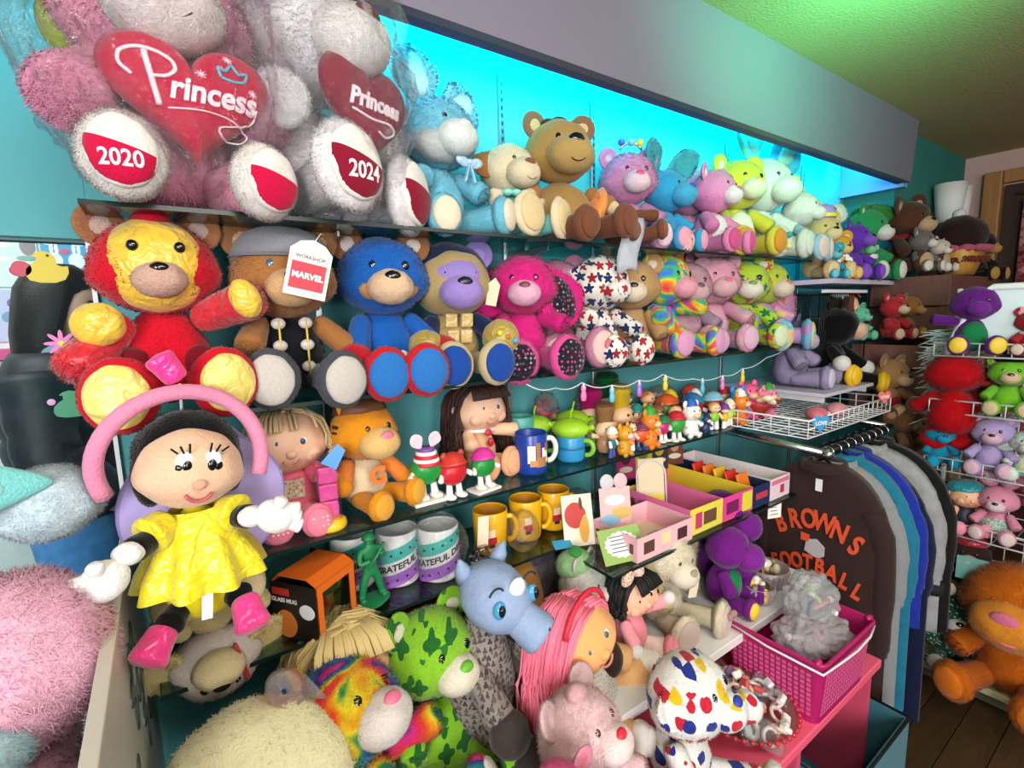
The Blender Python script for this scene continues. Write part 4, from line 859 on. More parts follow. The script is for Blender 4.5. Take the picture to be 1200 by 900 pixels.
def figure(label, loc, H, body, hat=None, hair=None, yaw=0, legs='f2efe8', base=None, face='f0c8a0', kind='round', group='small figurines on the third shelf', arm=None, shoes=None):
    t = thing('figurine', label, 'figurine', loc, yaw, H, group); bmat = plain(body, .35); am = plain(arm or body, .35)
    z0 = .06 if base else 0
    if base: part('base', box(-.34, .34, -.22, .22, 0, .06, .015), plain(base, .4), t)
    if kind == 'round':
        for s in (-1, 1):
            part('leg', unit('limb', 0), plain(legs, .4), t, mx=limb_mx((s * .1, 0, z0 + .36), (s * .12, -.03, z0 + .05), .07)); part('shoe', unit('ball', 0), plain(shoes or legs, .4), t, (s * .13, -.06, z0 + .05), (.11, .16, .055))
            part('arm', unit('limb', 0), plain(legs, .4), t, mx=limb_mx((s * .26, 0, z0 + .5), (s * .38, -.14, z0 + .42), .06))
        part('body', unit('ball', 0), bmat, t, (0, 0, z0 + .52), (.3, .22, .27)); top = z0 + .72; hr = .25
    elif kind == 'tuft':
        part('body', unit('pear', 0), bmat, t, (0, 0, .22), (.19, .15, .24)); part('head', unit('head', 0), plain(face, .45), t, (0, -.02, .52), (.21, .18, .18)); top = .62; hr = .2
        for s in (-1, 1): part('arm', unit('limb', 0), plain(face, .45), t, mx=limb_mx((s * .15, 0, .36), (s * .34, -.08, .42), .06)); part('eye', unit('ball', 0), plain('1a1412', .2), t, (s * .07, -.19, .55), .025)
    elif kind == 'animal':
        part('body', unit('pear', 0), bmat, t, (0, 0, .26), (.22, .18, .27)); part('head', unit('ball', 0), am, t, (0, -.04, .66), (.24, .22, .22)); part('snout', unit('ball', 0), plain(face, .45), t, (0, -.22, .61), (.11, .09, .08)); top = .84; hr = .16
        for s in (-1, 1):
            part('ear', unit('ball', 0), am, t, (s * .17, 0, .86), (.07, .04, .1)); part('eye', unit('ball', 0), plain('141414', .2), t, (s * .08, -.23, .72), .025); part('arm', unit('limb', 0), am, t, mx=limb_mx((s * .18, 0, .42), (s * .26, -.16, .3), .06)); part('leg', unit('limb', 0), am, t, mx=limb_mx((s * .1, -.04, .12), (s * .15, -.22, .06), .075))
    else:
        for s in (-1, 1):
            part('leg', unit('limb', 0), plain(legs, .4), t, mx=limb_mx((s * .09, 0, .36), (s * .1, 0, z0), .085)); part('arm', unit('limb', 0), am, t, mx=limb_mx((s * .16, 0, .58), (s * .27, -.1, .38), .06))
        part('body', unit('pear', 0), bmat, t, (0, 0, .46), (.18, .14, .2)); part('head', unit('head', 0), plain(face, .45), t, (0, -.02, .76), (.19, .17, .17)); top = .84; hr = .18
        for s in (-1, 1): part('eye', unit('ball', 0), plain('141414', .2), t, (s * .06, -.18, .78), .022)
    if hair: part('hair', unit('limb' if kind == 'tuft' else 'ball', 3 if kind == 'tuft' else 1), fur(hair), t, (0, .03, top - (.08 if kind == 'tuft' else .02)), (.19, .16, .48) if kind == 'tuft' else (hr * 1.05, hr, hr * .7))
    if hat: part('hat', mesh_of(lathe([(hr * 1.1, 0), (hr * 1.15, .03), (hr, .06), (hr * .9, .14), (hr * .5, .22), (.02, .25)], 22)), plain(hat, .4), t, (0, .0, top - .05), 1, (-6, 0, 0))
    return t
t = figure('green figurine with striped red hat and rabbit ears on white base', (.452, .985, Z3), .125, '1f8a3a', None, None, 0, 'f2eee6', 'efe6dc')
for i, (z, r, c) in enumerate(((.68, .25, 'c82838'), (.74, .235, 'f2eee8'), (.80, .215, 'c82838'), (.86, .19, 'f2eee8'), (.92, .16, '7a4a9a'))): part('hat_band', mesh_of(lathe([(r, 0), (r * .98, .03), (r * .92, .06)], 22)), plain(c, .4), t, (0, 0, z))
for s in (-1, 1): part('rabbit_ear', unit('longear', 0), plain('f0c4cc', .5), t, (s * .1, 0, .96), (.32, .3, .3), (0, s * 26, 0))
t = figure('red figurine with brown bear style cap and big white shoes', (.507, .968, Z3), .115, 'c41f2c', 'c8382e', None, 6, 'f0ece6', None, shoes='f4f1ec')
for s in (-1, 1): part('cap_ear', unit('ball', 0), plain('a8402e', .5), t, (s * .2, 0, .86), (.07, .05, .08))
figure('green figurine with big magenta cap on white base', (.585, .965, Z3), .105, '1f8a3a', 'e0359a', None, 10, 'f2eee6', 'efe9e2')
BRH = plain('3a1c14', .65, bumps=.4, bs=200)
t = doll('vinyl_doll', 'vinyl doll with long dark brown yarn hair in peach romper', (.655, 1.10, Z3), .235, 2, cloth('ecb890'), plain('dfb396', .45, spec=.3), BRH, .62, cloth('e9a77c'), 230, leg=cloth('eec09a'), arm=cloth('eebf98'), hs=1.1, seed=8, poses=dict(lL=(-.14, -.38, .14), lR=(.18, -.36, .14), aL=(-.24, -.26, .34), aR=(.42, -.2, .44), foot_r=.15), th=.014)
part('collar', mesh_of(lathe([(.10, 0), (.17, .02), (.19, -.01)], 20, False)), cloth('f2ece4'), t, (0, -.02, .49)); part('brooch', unit('ball', 0), plain('c0283a', .4), t, (0, -.2, .47), (.045, .03, .04)); part('brooch', unit('ball', 0), plain('c0283a', .4), t, (.03, -.2, .36), (.04, .03, .05))
def mug(label, loc, r, h, mat, yaw=0, inner=None, handle=None, group=None, name='mug', flare=1.0):
    t = thing(name, label, 'mug', loc, yaw, 1, group)
    part('cup', mesh_of(lathe([(r * .86, 0), (r * .95, .004), (r, .012), (r * flare, h - .003), (r * flare - .0015, h), (r * flare - .004, h - .002), (r - .004, .012), (.002, .008)], 36)), mat, t)
    if inner: part('inside', mesh_of(lathe([(r * flare - .0044, h - .004), (r - .0044, .014), (.002, .0095)], 36, False)), inner, t)
    P = [(r * .96, 0, h * .8), (r * 1.35, 0, h * .82), (r * 1.62, 0, h * .66), (r * 1.62, 0, h * .42), (r * 1.35, 0, h * .24), (r * .96, 0, h * .24)]
    Q = []
    for a, b in zip(P, P[1:]):
        for k in range(4): Q.append(Vector(a).lerp(Vector(b), k / 4))
    for _ in range(3): Q = [Q[0]] + [(Q[i - 1] + Q[i] * 2 + Q[i + 1]) / 4 for i in range(1, len(Q) - 1)] + [Q[-1]]
    part('handle', tube(Q, r * .17, 10), handle or mat, t)
    return t
def wrap(me, r, a0=-90, z0=0.0):
    "bends a flat print round a cup; a0 is where its centre faces"
    return warp(me, lambda x, y, z: ((r - y) * math.cos(R(a0) + x / r), (r - y) * math.sin(R(a0) + x / r), z + z0))
def band(w, h, n=24, slope=0.0, y=0.0):
    bm = bmesh.new(); a = [[bm.verts.new((-w / 2 + w * i / n, y, (j - .5) * h + slope * (-w / 2 + w * i / n))) for i in range(n + 1)] for j in (0, 1)]
    for i in range(n): bm.faces.new((a[0][i], a[0][i + 1], a[1][i + 1], a[1][i]))
    return mesh_of(bm)
t = mug('deep blue mug with cream and brown animal print', (.755, 1.005, Z3), .042, .105, plain('1c3f9c', .3), -20, None, plain('eee6d2', .3))
for i, (x, z, w, h, c) in enumerate(((-.022, .055, .02, .045, 'f2ead8'), (-.004, .06, .012, .05, 'a9713c'), (.018, .05, .022, .04, 'f2ead8'), (.006, .034, .03, .025, 'b57d48'), (.024, .072, .016, .02, 'a0683a'), (-.016, .032, .02, .016, 'c8905a'))): part('print', wrap(band(w, h, 6, 0, -.0005 - i * .0001), .042, -75 + x / .042 * 57.3, z), plain(c, .5), t)
for lb, x, y, yaw in (('blue cup with lime green domed lid in front of the other', .905, 1.02, 0), ('blue cup with lime green domed lid standing behind', .855, 1.12, 0), ('blue cup with lime green domed lid at the back right', .985, 1.10, 10)):
    t = mug(lb, (x, y, Z3), .04, .07, plain('2f8fc4', .35), -60, None, plain('7fbf3a', .4), 'lidded cups')
    part('lid', unit('ball', 0), plain('9fcf2c', .4), t, (0, 0, .088), (.052, .046, .03)); part('rim_band', mesh_of(lathe([(.0405, .0), (.042, .004), (.0405, .008)], 30, False)), plain('1d6ea0', .4), t, (0, 0, .035))
    for s in (-1, 1): part('lid_fin', unit('limb', 0), plain('9fcf2c', .4), t, mx=limb_mx((s * .04, 0, .088), (s * .068, 0, .098), .009))
    part('lid_stalk', tube([(0, 0, .115), (.002, 0, .135), (.006, 0, .145)], .0028, 6), plain('9fcf2c', .4), t)
mug('teal tumbler cup behind the blue mug', (.80, 1.115, Z3), .04, .125, plain('4fa79c', .4), 100)
FIG = [ # label, x, y, H, body, hat, hair, kind, extras
 ('tuft haired figurine with magenta hair near the lidded cups', 1.045, 1.085, .15, 'caa27a', None, 'b3186a', 'tuft'), ('tuft haired figurine with yellow hair and yellow dress', 1.13, 1.04, .15, 'e8c21c', None, 'e6c52a', 'tuft'),
 ('tuft haired figurine with dark green spiky hair at the back', 1.165, 1.13, .17, '8a6a4a', None, '146a34', 'tuft'), ('tuft haired figurine with light brown hair, lowest of its row', 1.02, 1.0, .12, 'b98a62', None, 'a87a4e', 'tuft'),
 ('tiny figurine in white hat and teal coat at the shelf edge', 1.0, .955, .075, '2f6f8a', 'efe6d6', None, 'person'), ('amber cat figurine on lilac base', 1.042, .95, .085, 'd89a2a', None, None, 'animal'),
 ('black and pink mouse grey figurine', 1.085, .965, .08, 'e88aa8', None, '1a1a1a', 'person'), ('orange figurine with round purple cap', 1.13, .962, .075, 'e0582a', '7a3a5a', None, 'round'),
 ('white dome figurine with yellow top', 1.185, .968, .06, 'eeeae6', 'e0c44a', None, 'round'), ('magenta figurine with green cap and white dots', 1.245, .975, .08, 'c02a6a', '1f7a4a', None, 'round'),
 ('navy figurine with white sleeves leaning back', 1.315, .985, .095, 'c8283a', None, None, 'person'), ('orange tiger cat figurine behind the magenta one', 1.235, 1.06, .1, 'e8a23a', None, None, 'animal'),
 ('blue car shaped figurine with dots', 1.40, .965, .07, '2a8ad0', '3fa04a', None, 'round'), ('green vest figurine with red cap raising arms', 1.36, 1.05, .12, '2a8a3a', 'd85a2a', None, 'round'),
 ('dark red figurine with blue brimmed cap', 1.47, 1.03, .115, 'a81f3a', '3a7ab0', None, 'round'), ('lime figurine with yellow hair', 1.50, .965, .085, '8ac83a', None, 'e8c83a', 'person'),
 ('red figurine with sky blue cap', 1.575, 1.02, .11, 'c02838', '8ac0d8', None, 'round'), ('pale lime figurine with cream hat', 1.59, .965, .08, 'b8d85a', 'e8e0c8', None, 'person'),
 ('bright blue figurine with white trousers', 1.655, .975, .12, '1f8ad0', None, None, 'animal'), ('pink rabbit figurine with tall ears', 1.735, .985, .13, 'e85a8a', None, None, 'animal'),
 ('small pink pig figurine at the far end', 1.80, .965, .1, 'f08aa0', None, None, 'animal'), ('slate grey figurine with striped coat', 1.22, 1.12, .14, '4a5258', '2a2c30', None, 'person'),
 ('rose figurine with teal hat between the tuft haired ones', 1.19, 1.03, .1, 'd0708a', '2a8a80', None, 'person'), ('brown puppy figurine in the middle row', 1.295, 1.04, .1, '8a5a34', None, None, 'animal'),
 ('violet figurine with yellow cap', 1.43, 1.09, .11, '5a3a9a', 'e0c02a', None, 'person'), ('scarlet figurine near the back bags', 1.55, 1.10, .11, 'd03a2a', 'd83a3a', None, 'person'),
 ('navy penguin like figurine beside the car', 1.445, .96, .06, '2a3a6a', None, None, 'animal'), ('cream figurine with crimson scarf', 1.69, 1.05, .1, 'e8dcc0', 'a81f30', None, 'person'),
 ('turquoise figurine with orange hair', 1.345, 1.12, .12, '2ab0a8', None, 'e07a2a', 'person'), ('gold figurine with green hat', 1.06, 1.04, .09, 'e0b03a', '2a8a4a', None, 'person')]
for i, (lb, x, y, H, b, ht, hr, kd) in enumerate(FIG):
    figure(lb, (x, y, Z3), H * 1.18, b, ht, hr, (i * 37) % 50 - 30, kind=kd, legs=('f2efe8', '3a4a8a', 'e8e0d0')[i % 3], arm=None if kd != 'person' else ('f0c8a0', 'f2efe8', b)[i % 3], face=('f0c8a0', 'e8b48a', 'f4dcc0')[i % 3])
CN = dict(red='c8283a', yellow='e8c22a', teal='2a9a92', blue='2a62c0', pink='ea82a8', green='3a9a3a', orange='e8822a', white='f0ece4', purple='7a3aa0', brown='7a4e30')
FIG2 = [('red', 'white', 1.03, 1.12), ('blue', 'yellow', 1.10, 1.10), ('orange', 'green', 1.16, .958), ('pink', 'blue', 1.275, 1.09), ('green', 'red', 1.285, .955), ('white', 'blue', 1.36, .958), ('purple', 'pink', 1.395, 1.03), ('brown', 'red', 1.42, 1.0), ('teal', 'white', 1.53, 1.06),
        ('yellow', 'purple', 1.545, .955), ('red', 'brown', 1.62, 1.06), ('orange', 'white', 1.64, .958), ('blue', 'red', 1.74, 1.06), ('green', 'white', 1.80, 1.03), ('pink', 'green', 1.84, .965)]
for i, (b, h, x, y) in enumerate(FIG2): figure(f'tiny {b} figurine wearing a {h} hat among the crowd', (x, y, Z3), .085 + .02 * (i % 3), CN[b], CN[h], None, (i * 53) % 60 - 40, kind=('person', 'round', 'animal')[i % 3])
CB = clear('f2ece4', .04, .1, .9, .08)
def candy_bag(label, loc, rx, ry, rz, cols, n=26, seed=0):
    t = thing('candy_bag', label, 'bag', loc); rnd = random.Random(seed)
    bm = bmesh.new(); bmesh.ops.create_icosphere(bm, subdivisions=4, radius=1)
    for v in bm.verts: v.co = Vector((v.co.x * rx, v.co.y * ry, v.co.z * rz)) * (1 + .16 * abs(noise.noise(v.co * 3 + Vector((seed, 0, 0)))) * 1.5)
    part('bag', mesh_of(bm), CB, t, (0, 0, rz))
    for i in range(n):
        q = Vector((rnd.uniform(-1, 1), rnd.uniform(-1, 1), rnd.uniform(-1, 1)));
        if q.length > .85: q *= .85 / q.length
        part('sweet', unit('ball', 0), plain(cols[i % len(cols)], .4), t, (q.x * rx, q.y * ry, rz + q.z * rz * .9), (rx * .2, ry * .24, rz * .18), (rnd.uniform(0, 180), rnd.uniform(0, 180), 0))
candy_bag('clear bag of cream and brown sweets behind the figurines', (1.44, 1.135, Z3), .08, .045, .07, ('c8a882', 'e8dcc8', '8a5a3a', 'b8b4b0'), 26, 2)
candy_bag('clear bag of pale sweets beside the shelf end', (1.62, 1.125, Z3), .075, .05, .065, ('d8c8b0', 'c07a5a', 'e8e4e0', '9a8a70'), 26, 4)
candy_bag('violet tinted bag standing by the wall behind figurines', (1.09, 1.155, Z3), .05, .025, .085, ('4a2a8a', '5a3aa0', '3a2070'), 14, 6)
candy_bag('red and navy wrapped bag behind the lidded cups', (.93, 1.16, Z3), .05, .025, .085, ('c0202a', '1f3a6a', 'b0283a'), 14, 7)
# string of small lights under the second shelf
t = thing('string_lights', 'white cord of small pastel rabbit shaped lights strung below second shelf', 'string lights', (0, 0, 0))
K = [(.70, 1.285), (.79, 1.266), (.879, 1.27), (.99, 1.252), (1.098, 1.255), (1.203, 1.262), (1.35, 1.235), (1.51, 1.23), (1.626, 1.243), (1.78, 1.27), (1.985, 1.318)]
Q = []
for (xa, za), (xb, zb) in zip(K, K[1:]):
    for k in range(5): u = k / 5; Q.append((xa + (xb - xa) * u, .945, za + (zb - za) * u - .010 * math.sin(u * math.pi)))
part('cord', tube(Q, .0016, 6), plain('d8dfe0', .5), t)
for i, (x, z, c) in enumerate(((.885, 1.268, 'f07ab0'), (.99, 1.252, '6ac0ea'), (1.10, 1.255, 'b06ad8'), (1.215, 1.26, 'ecc83a'), (1.40, 1.232, '5ab0d0'), (1.51, 1.23, 'e07ac0'), (1.63, 1.243, 'e6c42e'))):
    b = part('bulb', unit('pear', 0), plain(c, .35), t, (x, .945, z - .032), (.009, .007, .018)); part('bulb_cap', tube([(x, .945, z), (x, .945, z - .016)], .003, 6), plain('e8e8e8', .5), b)
    for s in (-1, 1): part('bulb_ear', unit('ball', 0), plain(c, .35), b, (x + s * .005, .945, z - .014), (.0035, .003, .008))

# ------------------------------------------------------------------ fourth shelf
t = plush('dog_plush', 'cream yellow plush puppy lying upside down with red satin tie', 'plush dog', (.025, 1.0, 1.032), .26, fur('dcc98c'), 0, 1, rot=(0, 180, 0), muz=fur('ecd9a8'), ear='flop', earsc=1.0, hs=1.0, muzs=1.15, head_m=fur('dccfc8'), ear_m=fur('d9c583'), inner=fur('d9c583'), lL=(-.2, -.3, .1), lR=(.2, -.3, .1))
part('satin_tie', unit('limb', 0), satin('c01a24'), t, mx=limb_mx((-.10, -.26, .5), (-.16, -.25, .80), .035, .02))
t = thing('glass_mug_box', 'black and orange window box holding a clear glass mug', 'box', (.2, .992, Z4), -55)
B = .055; H = .128; ORG2 = plain('ec6f1a', .5); BK2 = plain('15120f', .45)
part('side_panel', box(-B, -B + .002, -B, B, 0, H - .02), BK2, t); part('back_panel', box(-B, B, B - .002, B, 0, H), BK2, t); part('base', box(-B, B, -B, B, 0, .002), BK2, t)
part('side_panel', box(-B, B, -B, -B + .002, 0, H - .015), BK2, t)
for b in ((B - .002, B, -B, B, 0, .014), (B - .002, B, -B, B, H - .03, H - .012), (B - .002, B, -B, -B + .016, .014, H - .03), (B - .002, B, B - .016, B, .014, H - .03)): part('window_frame', box(*b), ORG2, t)
part('top_panel', prism([(-B, H - .02), (-B + .02, H), (B - .022, H), (B, H - .012), (B, H - .014), (B - .022, H - .002), (-B + .02, H - .002), (-B, H - .022)], -B, B), ORG2, t)
part('red_label', box(-.05, -.01, -.0562, -.0552, .088, .102), plain('c8302a', .5), t)
part('lettering', text_mesh('GLASS MUG', .0115, .0002, .0003), plain('efeae2', .5), t, (-.022, -.0562, .078)); part('speech_oval', unit('ball', 0), plain('e9edf4', .5), t, (.03, -.0555, .062), (.018, .0008, .015))
part('orange_print', unit('ball', 0), plain('c8742a', .6), t, (-.022, -.0555, .03), (.026, .0008, .028))
part('window_film', box(B - .0012, B - .0006, -B + .014, B - .014, .012, H - .028), clear('f8fafa', .03, .05), t)
gm = mug('clear glass mug with red and green print inside the window box', (.203, .993, Z4 + .003), .032, .085, clear('eef4f2', .06, .03), 90, name='glass_mug')
part('print', wrap(band(.04, .03, 8, 0, -.0004), .032, -150, .05), plain('c0342e', .5), gm); part('print', wrap(band(.05, .014, 8, 0, -.0004), .032, -150, .018), plain('8aa83a', .5), gm)
GS = plain('1f7f4c', .45)
t = thing('toy_soldier', 'green plastic toy soldier with rifle on moulded base', 'toy soldier', (.315, 1.0, Z4), 10, .15)
skin('body', [(0, 0, .55, .09, .07), (0, 0, .68, .1, .07), (0, 0, .8, .1, .07), (0, -.01, .88, .04), (0, -.02, .95, .07), (-.1, 0, .36, .065), (-.14, .02, .1, .05), (-.15, -.08, .06, .05), (.1, -.02, .36, .065), (.17, .0, .1, .05), (.18, -.1, .06, .05),
      (-.15, -.02, .79, .05), (-.2, -.1, .66, .04), (-.06, -.17, .7, .035), (.15, -.02, .79, .05), (.2, -.08, .68, .04), (.08, -.18, .78, .035)],
     [(0, 1), (1, 2), (2, 3), (3, 4), (0, 5), (5, 6), (6, 7), (0, 8), (8, 9), (9, 10), (2, 11), (11, 12), (12, 13), (2, 14), (14, 15), (15, 16)], GS, t, 2)
part('helmet', mesh_of(lathe([(.1, 0), (.095, .02), (.07, .07), (.02, .1)], 20)), GS, t, (0, -.02, .96)); part('rifle', tube([(-.12, -.18, .6), (.0, -.2, .74), (.14, -.2, .92)], .02, 8), GS, t); part('base', unit('ball', 0), GS, t, (0, -.02, .03), (.3, .2, .03), (0, 0, 20))
WHM = plain('e4e2de', .3); TL, PU, INK = plain('35b3a4', .4), plain('a262c4', .4), plain('18141c', .5)
for lb, x, y, a in (('white mug with teal and purple band lettered GRATEFUL DEAD in front', .485, 1.015, 150), ('white mug with teal and purple band beside the toy soldier', .40, 1.055, 178), ('white lettered mug half hidden behind the toy soldier', .31, 1.10, 150)):
    t = mug(lb, (x, y, Z4), .048, .125, WHM, 100, plain('c9c8c2', .4), None, 'white band mugs')
    for m, z, sl in ((TL, .09, .3), (PU, .031, .3)): part('print_band', wrap(band(.15, .03, 30, sl, -.0006), .048, a, z), m, t)
    part('lettering', wrap(warp(text_mesh('GRATEFUL DEAD', .0205, .0003, .0006), lambda px, py, pz: (px, py - .001, pz + .3 * px)), .048, a, .06), INK, t)
    for i in range(10): part('print_dot', unit('ball', 0), INK, t, (.0486 * math.cos(R(a + i * 13 - 60)), .0486 * math.sin(R(a + i * 13 - 60)), (.091 if i % 2 else .03) + .0486 * .3 * R(i * 13 - 60)), (.003, .003, .003))
crinkle_bag('plastic_bag', 'clear wrap around the white mug by the toy soldier', (.40, 1.055, Z4 + .072), .066, .066, .078, clear('fbfbfd', .03, .08, .8, .03), 8, .1)
crinkle_bag('plastic_bag', 'clear wrap around the front white lettered mug', (.485, 1.015, Z4 + .072), .066, .066, .078, clear('fbfbfd', .03, .08, .8, .03), 9, .1)
YM = plain('f0b31a', .25, coat=.4)
for lb, x, y in (('yellow mug behind the crystal candlestick, nearest of three', .648, 1.045), ('middle yellow mug of the three', .765, 1.05), ('yellow mug farthest along the shelf', .868, 1.055)):
    t = mug(lb, (x, y, Z4), .042, .112, YM, -35, plain('d98d14', .4), None, 'yellow mugs', flare=1.08)
    for px, pz, w, h, c in ((0, .078, .024, .014, 'd9a92a'), (.001, .062, .018, .02, 'f2d2b4'), (0, .042, .024, .018, 'b3222e'), (.001, .03, .014, .01, '2a2530')): part('print', wrap(band(w, h, 6, .15, -.0005 - pz * .001), .0456, -82, pz), plain(c, .5), t)
t = thing('crystal_candlestick', 'clear beaded crystal candlestick with cream card in it', 'candlestick', (.577, .975, Z4))
part('stem', mesh_of(lathe([(.028, 0), (.03, .006), (.018, .014), (.024, .026), (.026, .034), (.015, .044), (.02, .054), (.012, .06)], 18)), clear('f4eef2', .12, .03), t)
for i in range(12): part('crystal_bead', unit('ball', 0), clear('f6f0f4', .25, .02), t, (.026 * math.cos(i * .524), .026 * math.sin(i * .524), .01 + .022 * (i % 2)), .006)
part('card', box(-.014, .014, -.001, .001, .055, .13), plain('efd9bf', .6), t, rot=(0, 4, -8))
for lb, x, y, rx in (('clear plastic blister shell next to the farthest yellow mug', .935, 1.03, .05), ('clear plastic shell standing between the yellow mugs', .715, .995, .045)): crinkle_bag('plastic_shell', lb, (x, y, Z4 + .05), rx, .04, .054, clear('f2f4f0', .05, .05, .3, .02), x * 10, .06)
# card boxes on the deep low shelf
ZB = Z4 - .01
def tray(label, x0, x1, y0, y1, h, front, side, inner='d9cbb0', prints=(), hb=None):
    t = thing('card_tray', label, 'box', (0, 0, ZB), group='open card display boxes'); o = plain(side, .55); f = plain(front, .55); e = .002
    part('base', box(x0, x1, y0, y1, 0, e), plain(inner, .7), t); part('front_panel', box(x0, x1, y0, y0 + e, e, h), f, t); part('back_panel', box(x0, x1, y1 - e, y1, e, hb or h), f, t)
    for a in (x0, x1 - e): part('side_panel', box(a, a + e, y0 + e, y1 - e, e, h), o, t)
    for (u, v, w, hh, c) in prints: part('print', box(x0 + (x1 - x0) * (u - w / 2), x0 + (x1 - x0) * (u + w / 2), y0 - .0008, y0 - .0001, h * (v - hh / 2), h * (v + hh / 2)), plain(c, .5), t)
    for i in range(6): part('side_print', box(x0 - .0008, x0 - .0001, y0 + (y1 - y0) * (.08 + i * .15), y0 + (y1 - y0) * (.16 + i * .15), h * .3, h * .7), plain(prints[i % len(prints)][4], .5) if prints else f, t)
    return t
tray('pale pink card tray with small face prints, nearest on the low shelf', .90, 1.12, .775, .93, .062, 'ecb8c0', 'eab0ba', 'd9c4a8', ((.2, .5, .18, .5, '5a3a30'), (.5, .6, .16, .5, 'e8d8a0'), (.8, .5, .18, .5, '4a2a2a')))
tray('pink polka dot card tray with yellow flap', 1.125, 1.275, .785, 1.02, .075, 'e8d84a', 'dd6aa0', 'c9b890', ((.25, .5, .2, .6, 'c83a7a'), (.6, .5, .4, .5, '6a4a3a')))
tray('yellow and magenta lettered card tray beside the polka dot one', 1.28, 1.435, .785, 1.10, .072, 'e8439a', 'e8d038', 'b98a50', ((.3, .5, .4, .5, '7a1f5a'), (.8, .5, .34, .8, 'e8dc3a')))
tray('navy card tray holding orange packets', 1.44, 1.535, .785, 1.12, .068, '1c2a5a', '1a2650', '3a3a44', ((.5, .5, .7, .3, 'c8404a'),))
tray('long white card tray with pink edge at the far end', 1.54, 1.66, .785, 1.15, .07, 'f0d8dc', 'e6dcdc', 'efe8e4', ((.5, .8, .9, .2, 'e07a9a'), (.6, .4, .2, .4, 'c03a5a')))
for i in range(5): tag(part('orange_packet', box(-.03, .03, -.004, .004, 0, .085, .002, 1), plain(('e87a1a', 'd8301f', 'eab01f')[i % 3], .5), None, (1.487, .83 + i * .04, ZB + .006), 1, (-18, 0, 0)), ('first', 'second', 'third', 'fourth', 'rearmost')[i] + ' upright orange and red packet in the navy tray', 'packet', 'packets in navy tray')
def card(label, x, y, z, w, h, c, tilt, yaw, prints, cat='card', top=None):
    t = thing('greeting_card', label, cat, (x, y, z), rot=(tilt, 0, yaw)); part('sheet', box(-w / 2, w / 2, -.001, .001, 0, h, .0003, 1), plain(c, .6), t)
    for (u, v, rx, rz, c2) in prints: part('print', unit('ball', 0), plain(c2, .55), t, (u * w, -.0012, v * h), (rx, .0006, rz))
    return t
card('cream card with red round print and orange shape on low shelf', .855, .93, ZB, .085, .135, 'efe2cc', -14, -22, ((-.08, .6, .03, .034, 'c23a34'), (.18, .35, .014, .04, 'e0a040'), (.12, .8, .005, .02, '5a3a2a')))
t = card('pink header card with two small mascots above a blue packet', .965, .90, ZB, .09, .14, 'efb9b6', -10, -22, ((0, .75, .03, .014, 'f4e0e0'), (.2, .5, .03, .016, 'd8b060'), (-.2, .35, .03, .02, '8fb8d8'), (.1, .22, .03, .012, 'e89aa8')))
for s in (-1, 1): part('topper', unit('ball', 0), plain('e8b4b8' if s > 0 else 'c8c4c8', .5), t, (s * .02, 0, .155), (.02, .004, .022))
t = card('white handwritten note card with grassy green border', .885, .795, ZB + .001, .12, .085, '8fae5a', -32, -14, ())
part('note_panel', prism([(x * .052, .043 + z * .034) for x, z in flower_pts(.9, 16, .06)], -.0018, -.0011), plain('f0efe8', .6), t)
for i in range(5): part('ink_line', box(-.034 + .004 * (i % 2), .03 - .006 * (i % 3), -.0024, -.0019, .026 + i * .009, .0285 + i * .009), plain('5a5a64', .6), t)
part('mushroom_print', unit('ball', 0), plain('b87a5a', .6), t, (.042, -.0016, .02), (.012, .001, .014))
card('blue glossy packet lying at the corner of the mug shelf', .80, .93, Z4, .05, .03, '3a9ac8', -70, -20, ())
t = card('tall arched clear blister pack with yellow card in polka tray', 1.17, .95, ZB, .08, .17, 'd9c8a8', -8, -30, ())
part('yellow_insert', box(-.035, .035, -.003, -.0012, .02, .06), plain('ecd83a', .5), t); part('arch_rim', tube([(-.045, -.002, .0), (-.045, -.002, .12)] + arc(0, .12, .045, 180, 0, 10, -.002) + [(.045, -.002, .0)], .003, 6), plain('d8cfc8', .4), t)
for i, (c, lb) in enumerate((('c8307a', 'magenta'), ('e0d23a', 'yellow'), ('2a2a34', 'black'), ('7a3a2a', 'brown'))):
    card(f'{lb} hanging pack at the back of the low shelf', 1.22 + i * .085, 1.10, ZB + .06, .07, .13, c, -4, -20, ((0, .6, .02, .03, ('5a1a3a', '8a8a2a', 'c8a83a', 'c89a6a')[i]), (0, .25, .025, .01, 'e8dcc0')))
pt = thing('price_label', 'small white price label on the front of the far card trays', 'label', (1.55, .775, ZB - .055), -20)
part('card', box(-.025, .025, -.001, .001, 0, .05), plain('f0efe9', .6), pt)
for i in range(3): part('ink_line', box(-.016, .014 - .004 * i, -.0018, -.0011, .012 + i * .012, .014 + i * .012), plain('4a4a50', .6), pt)
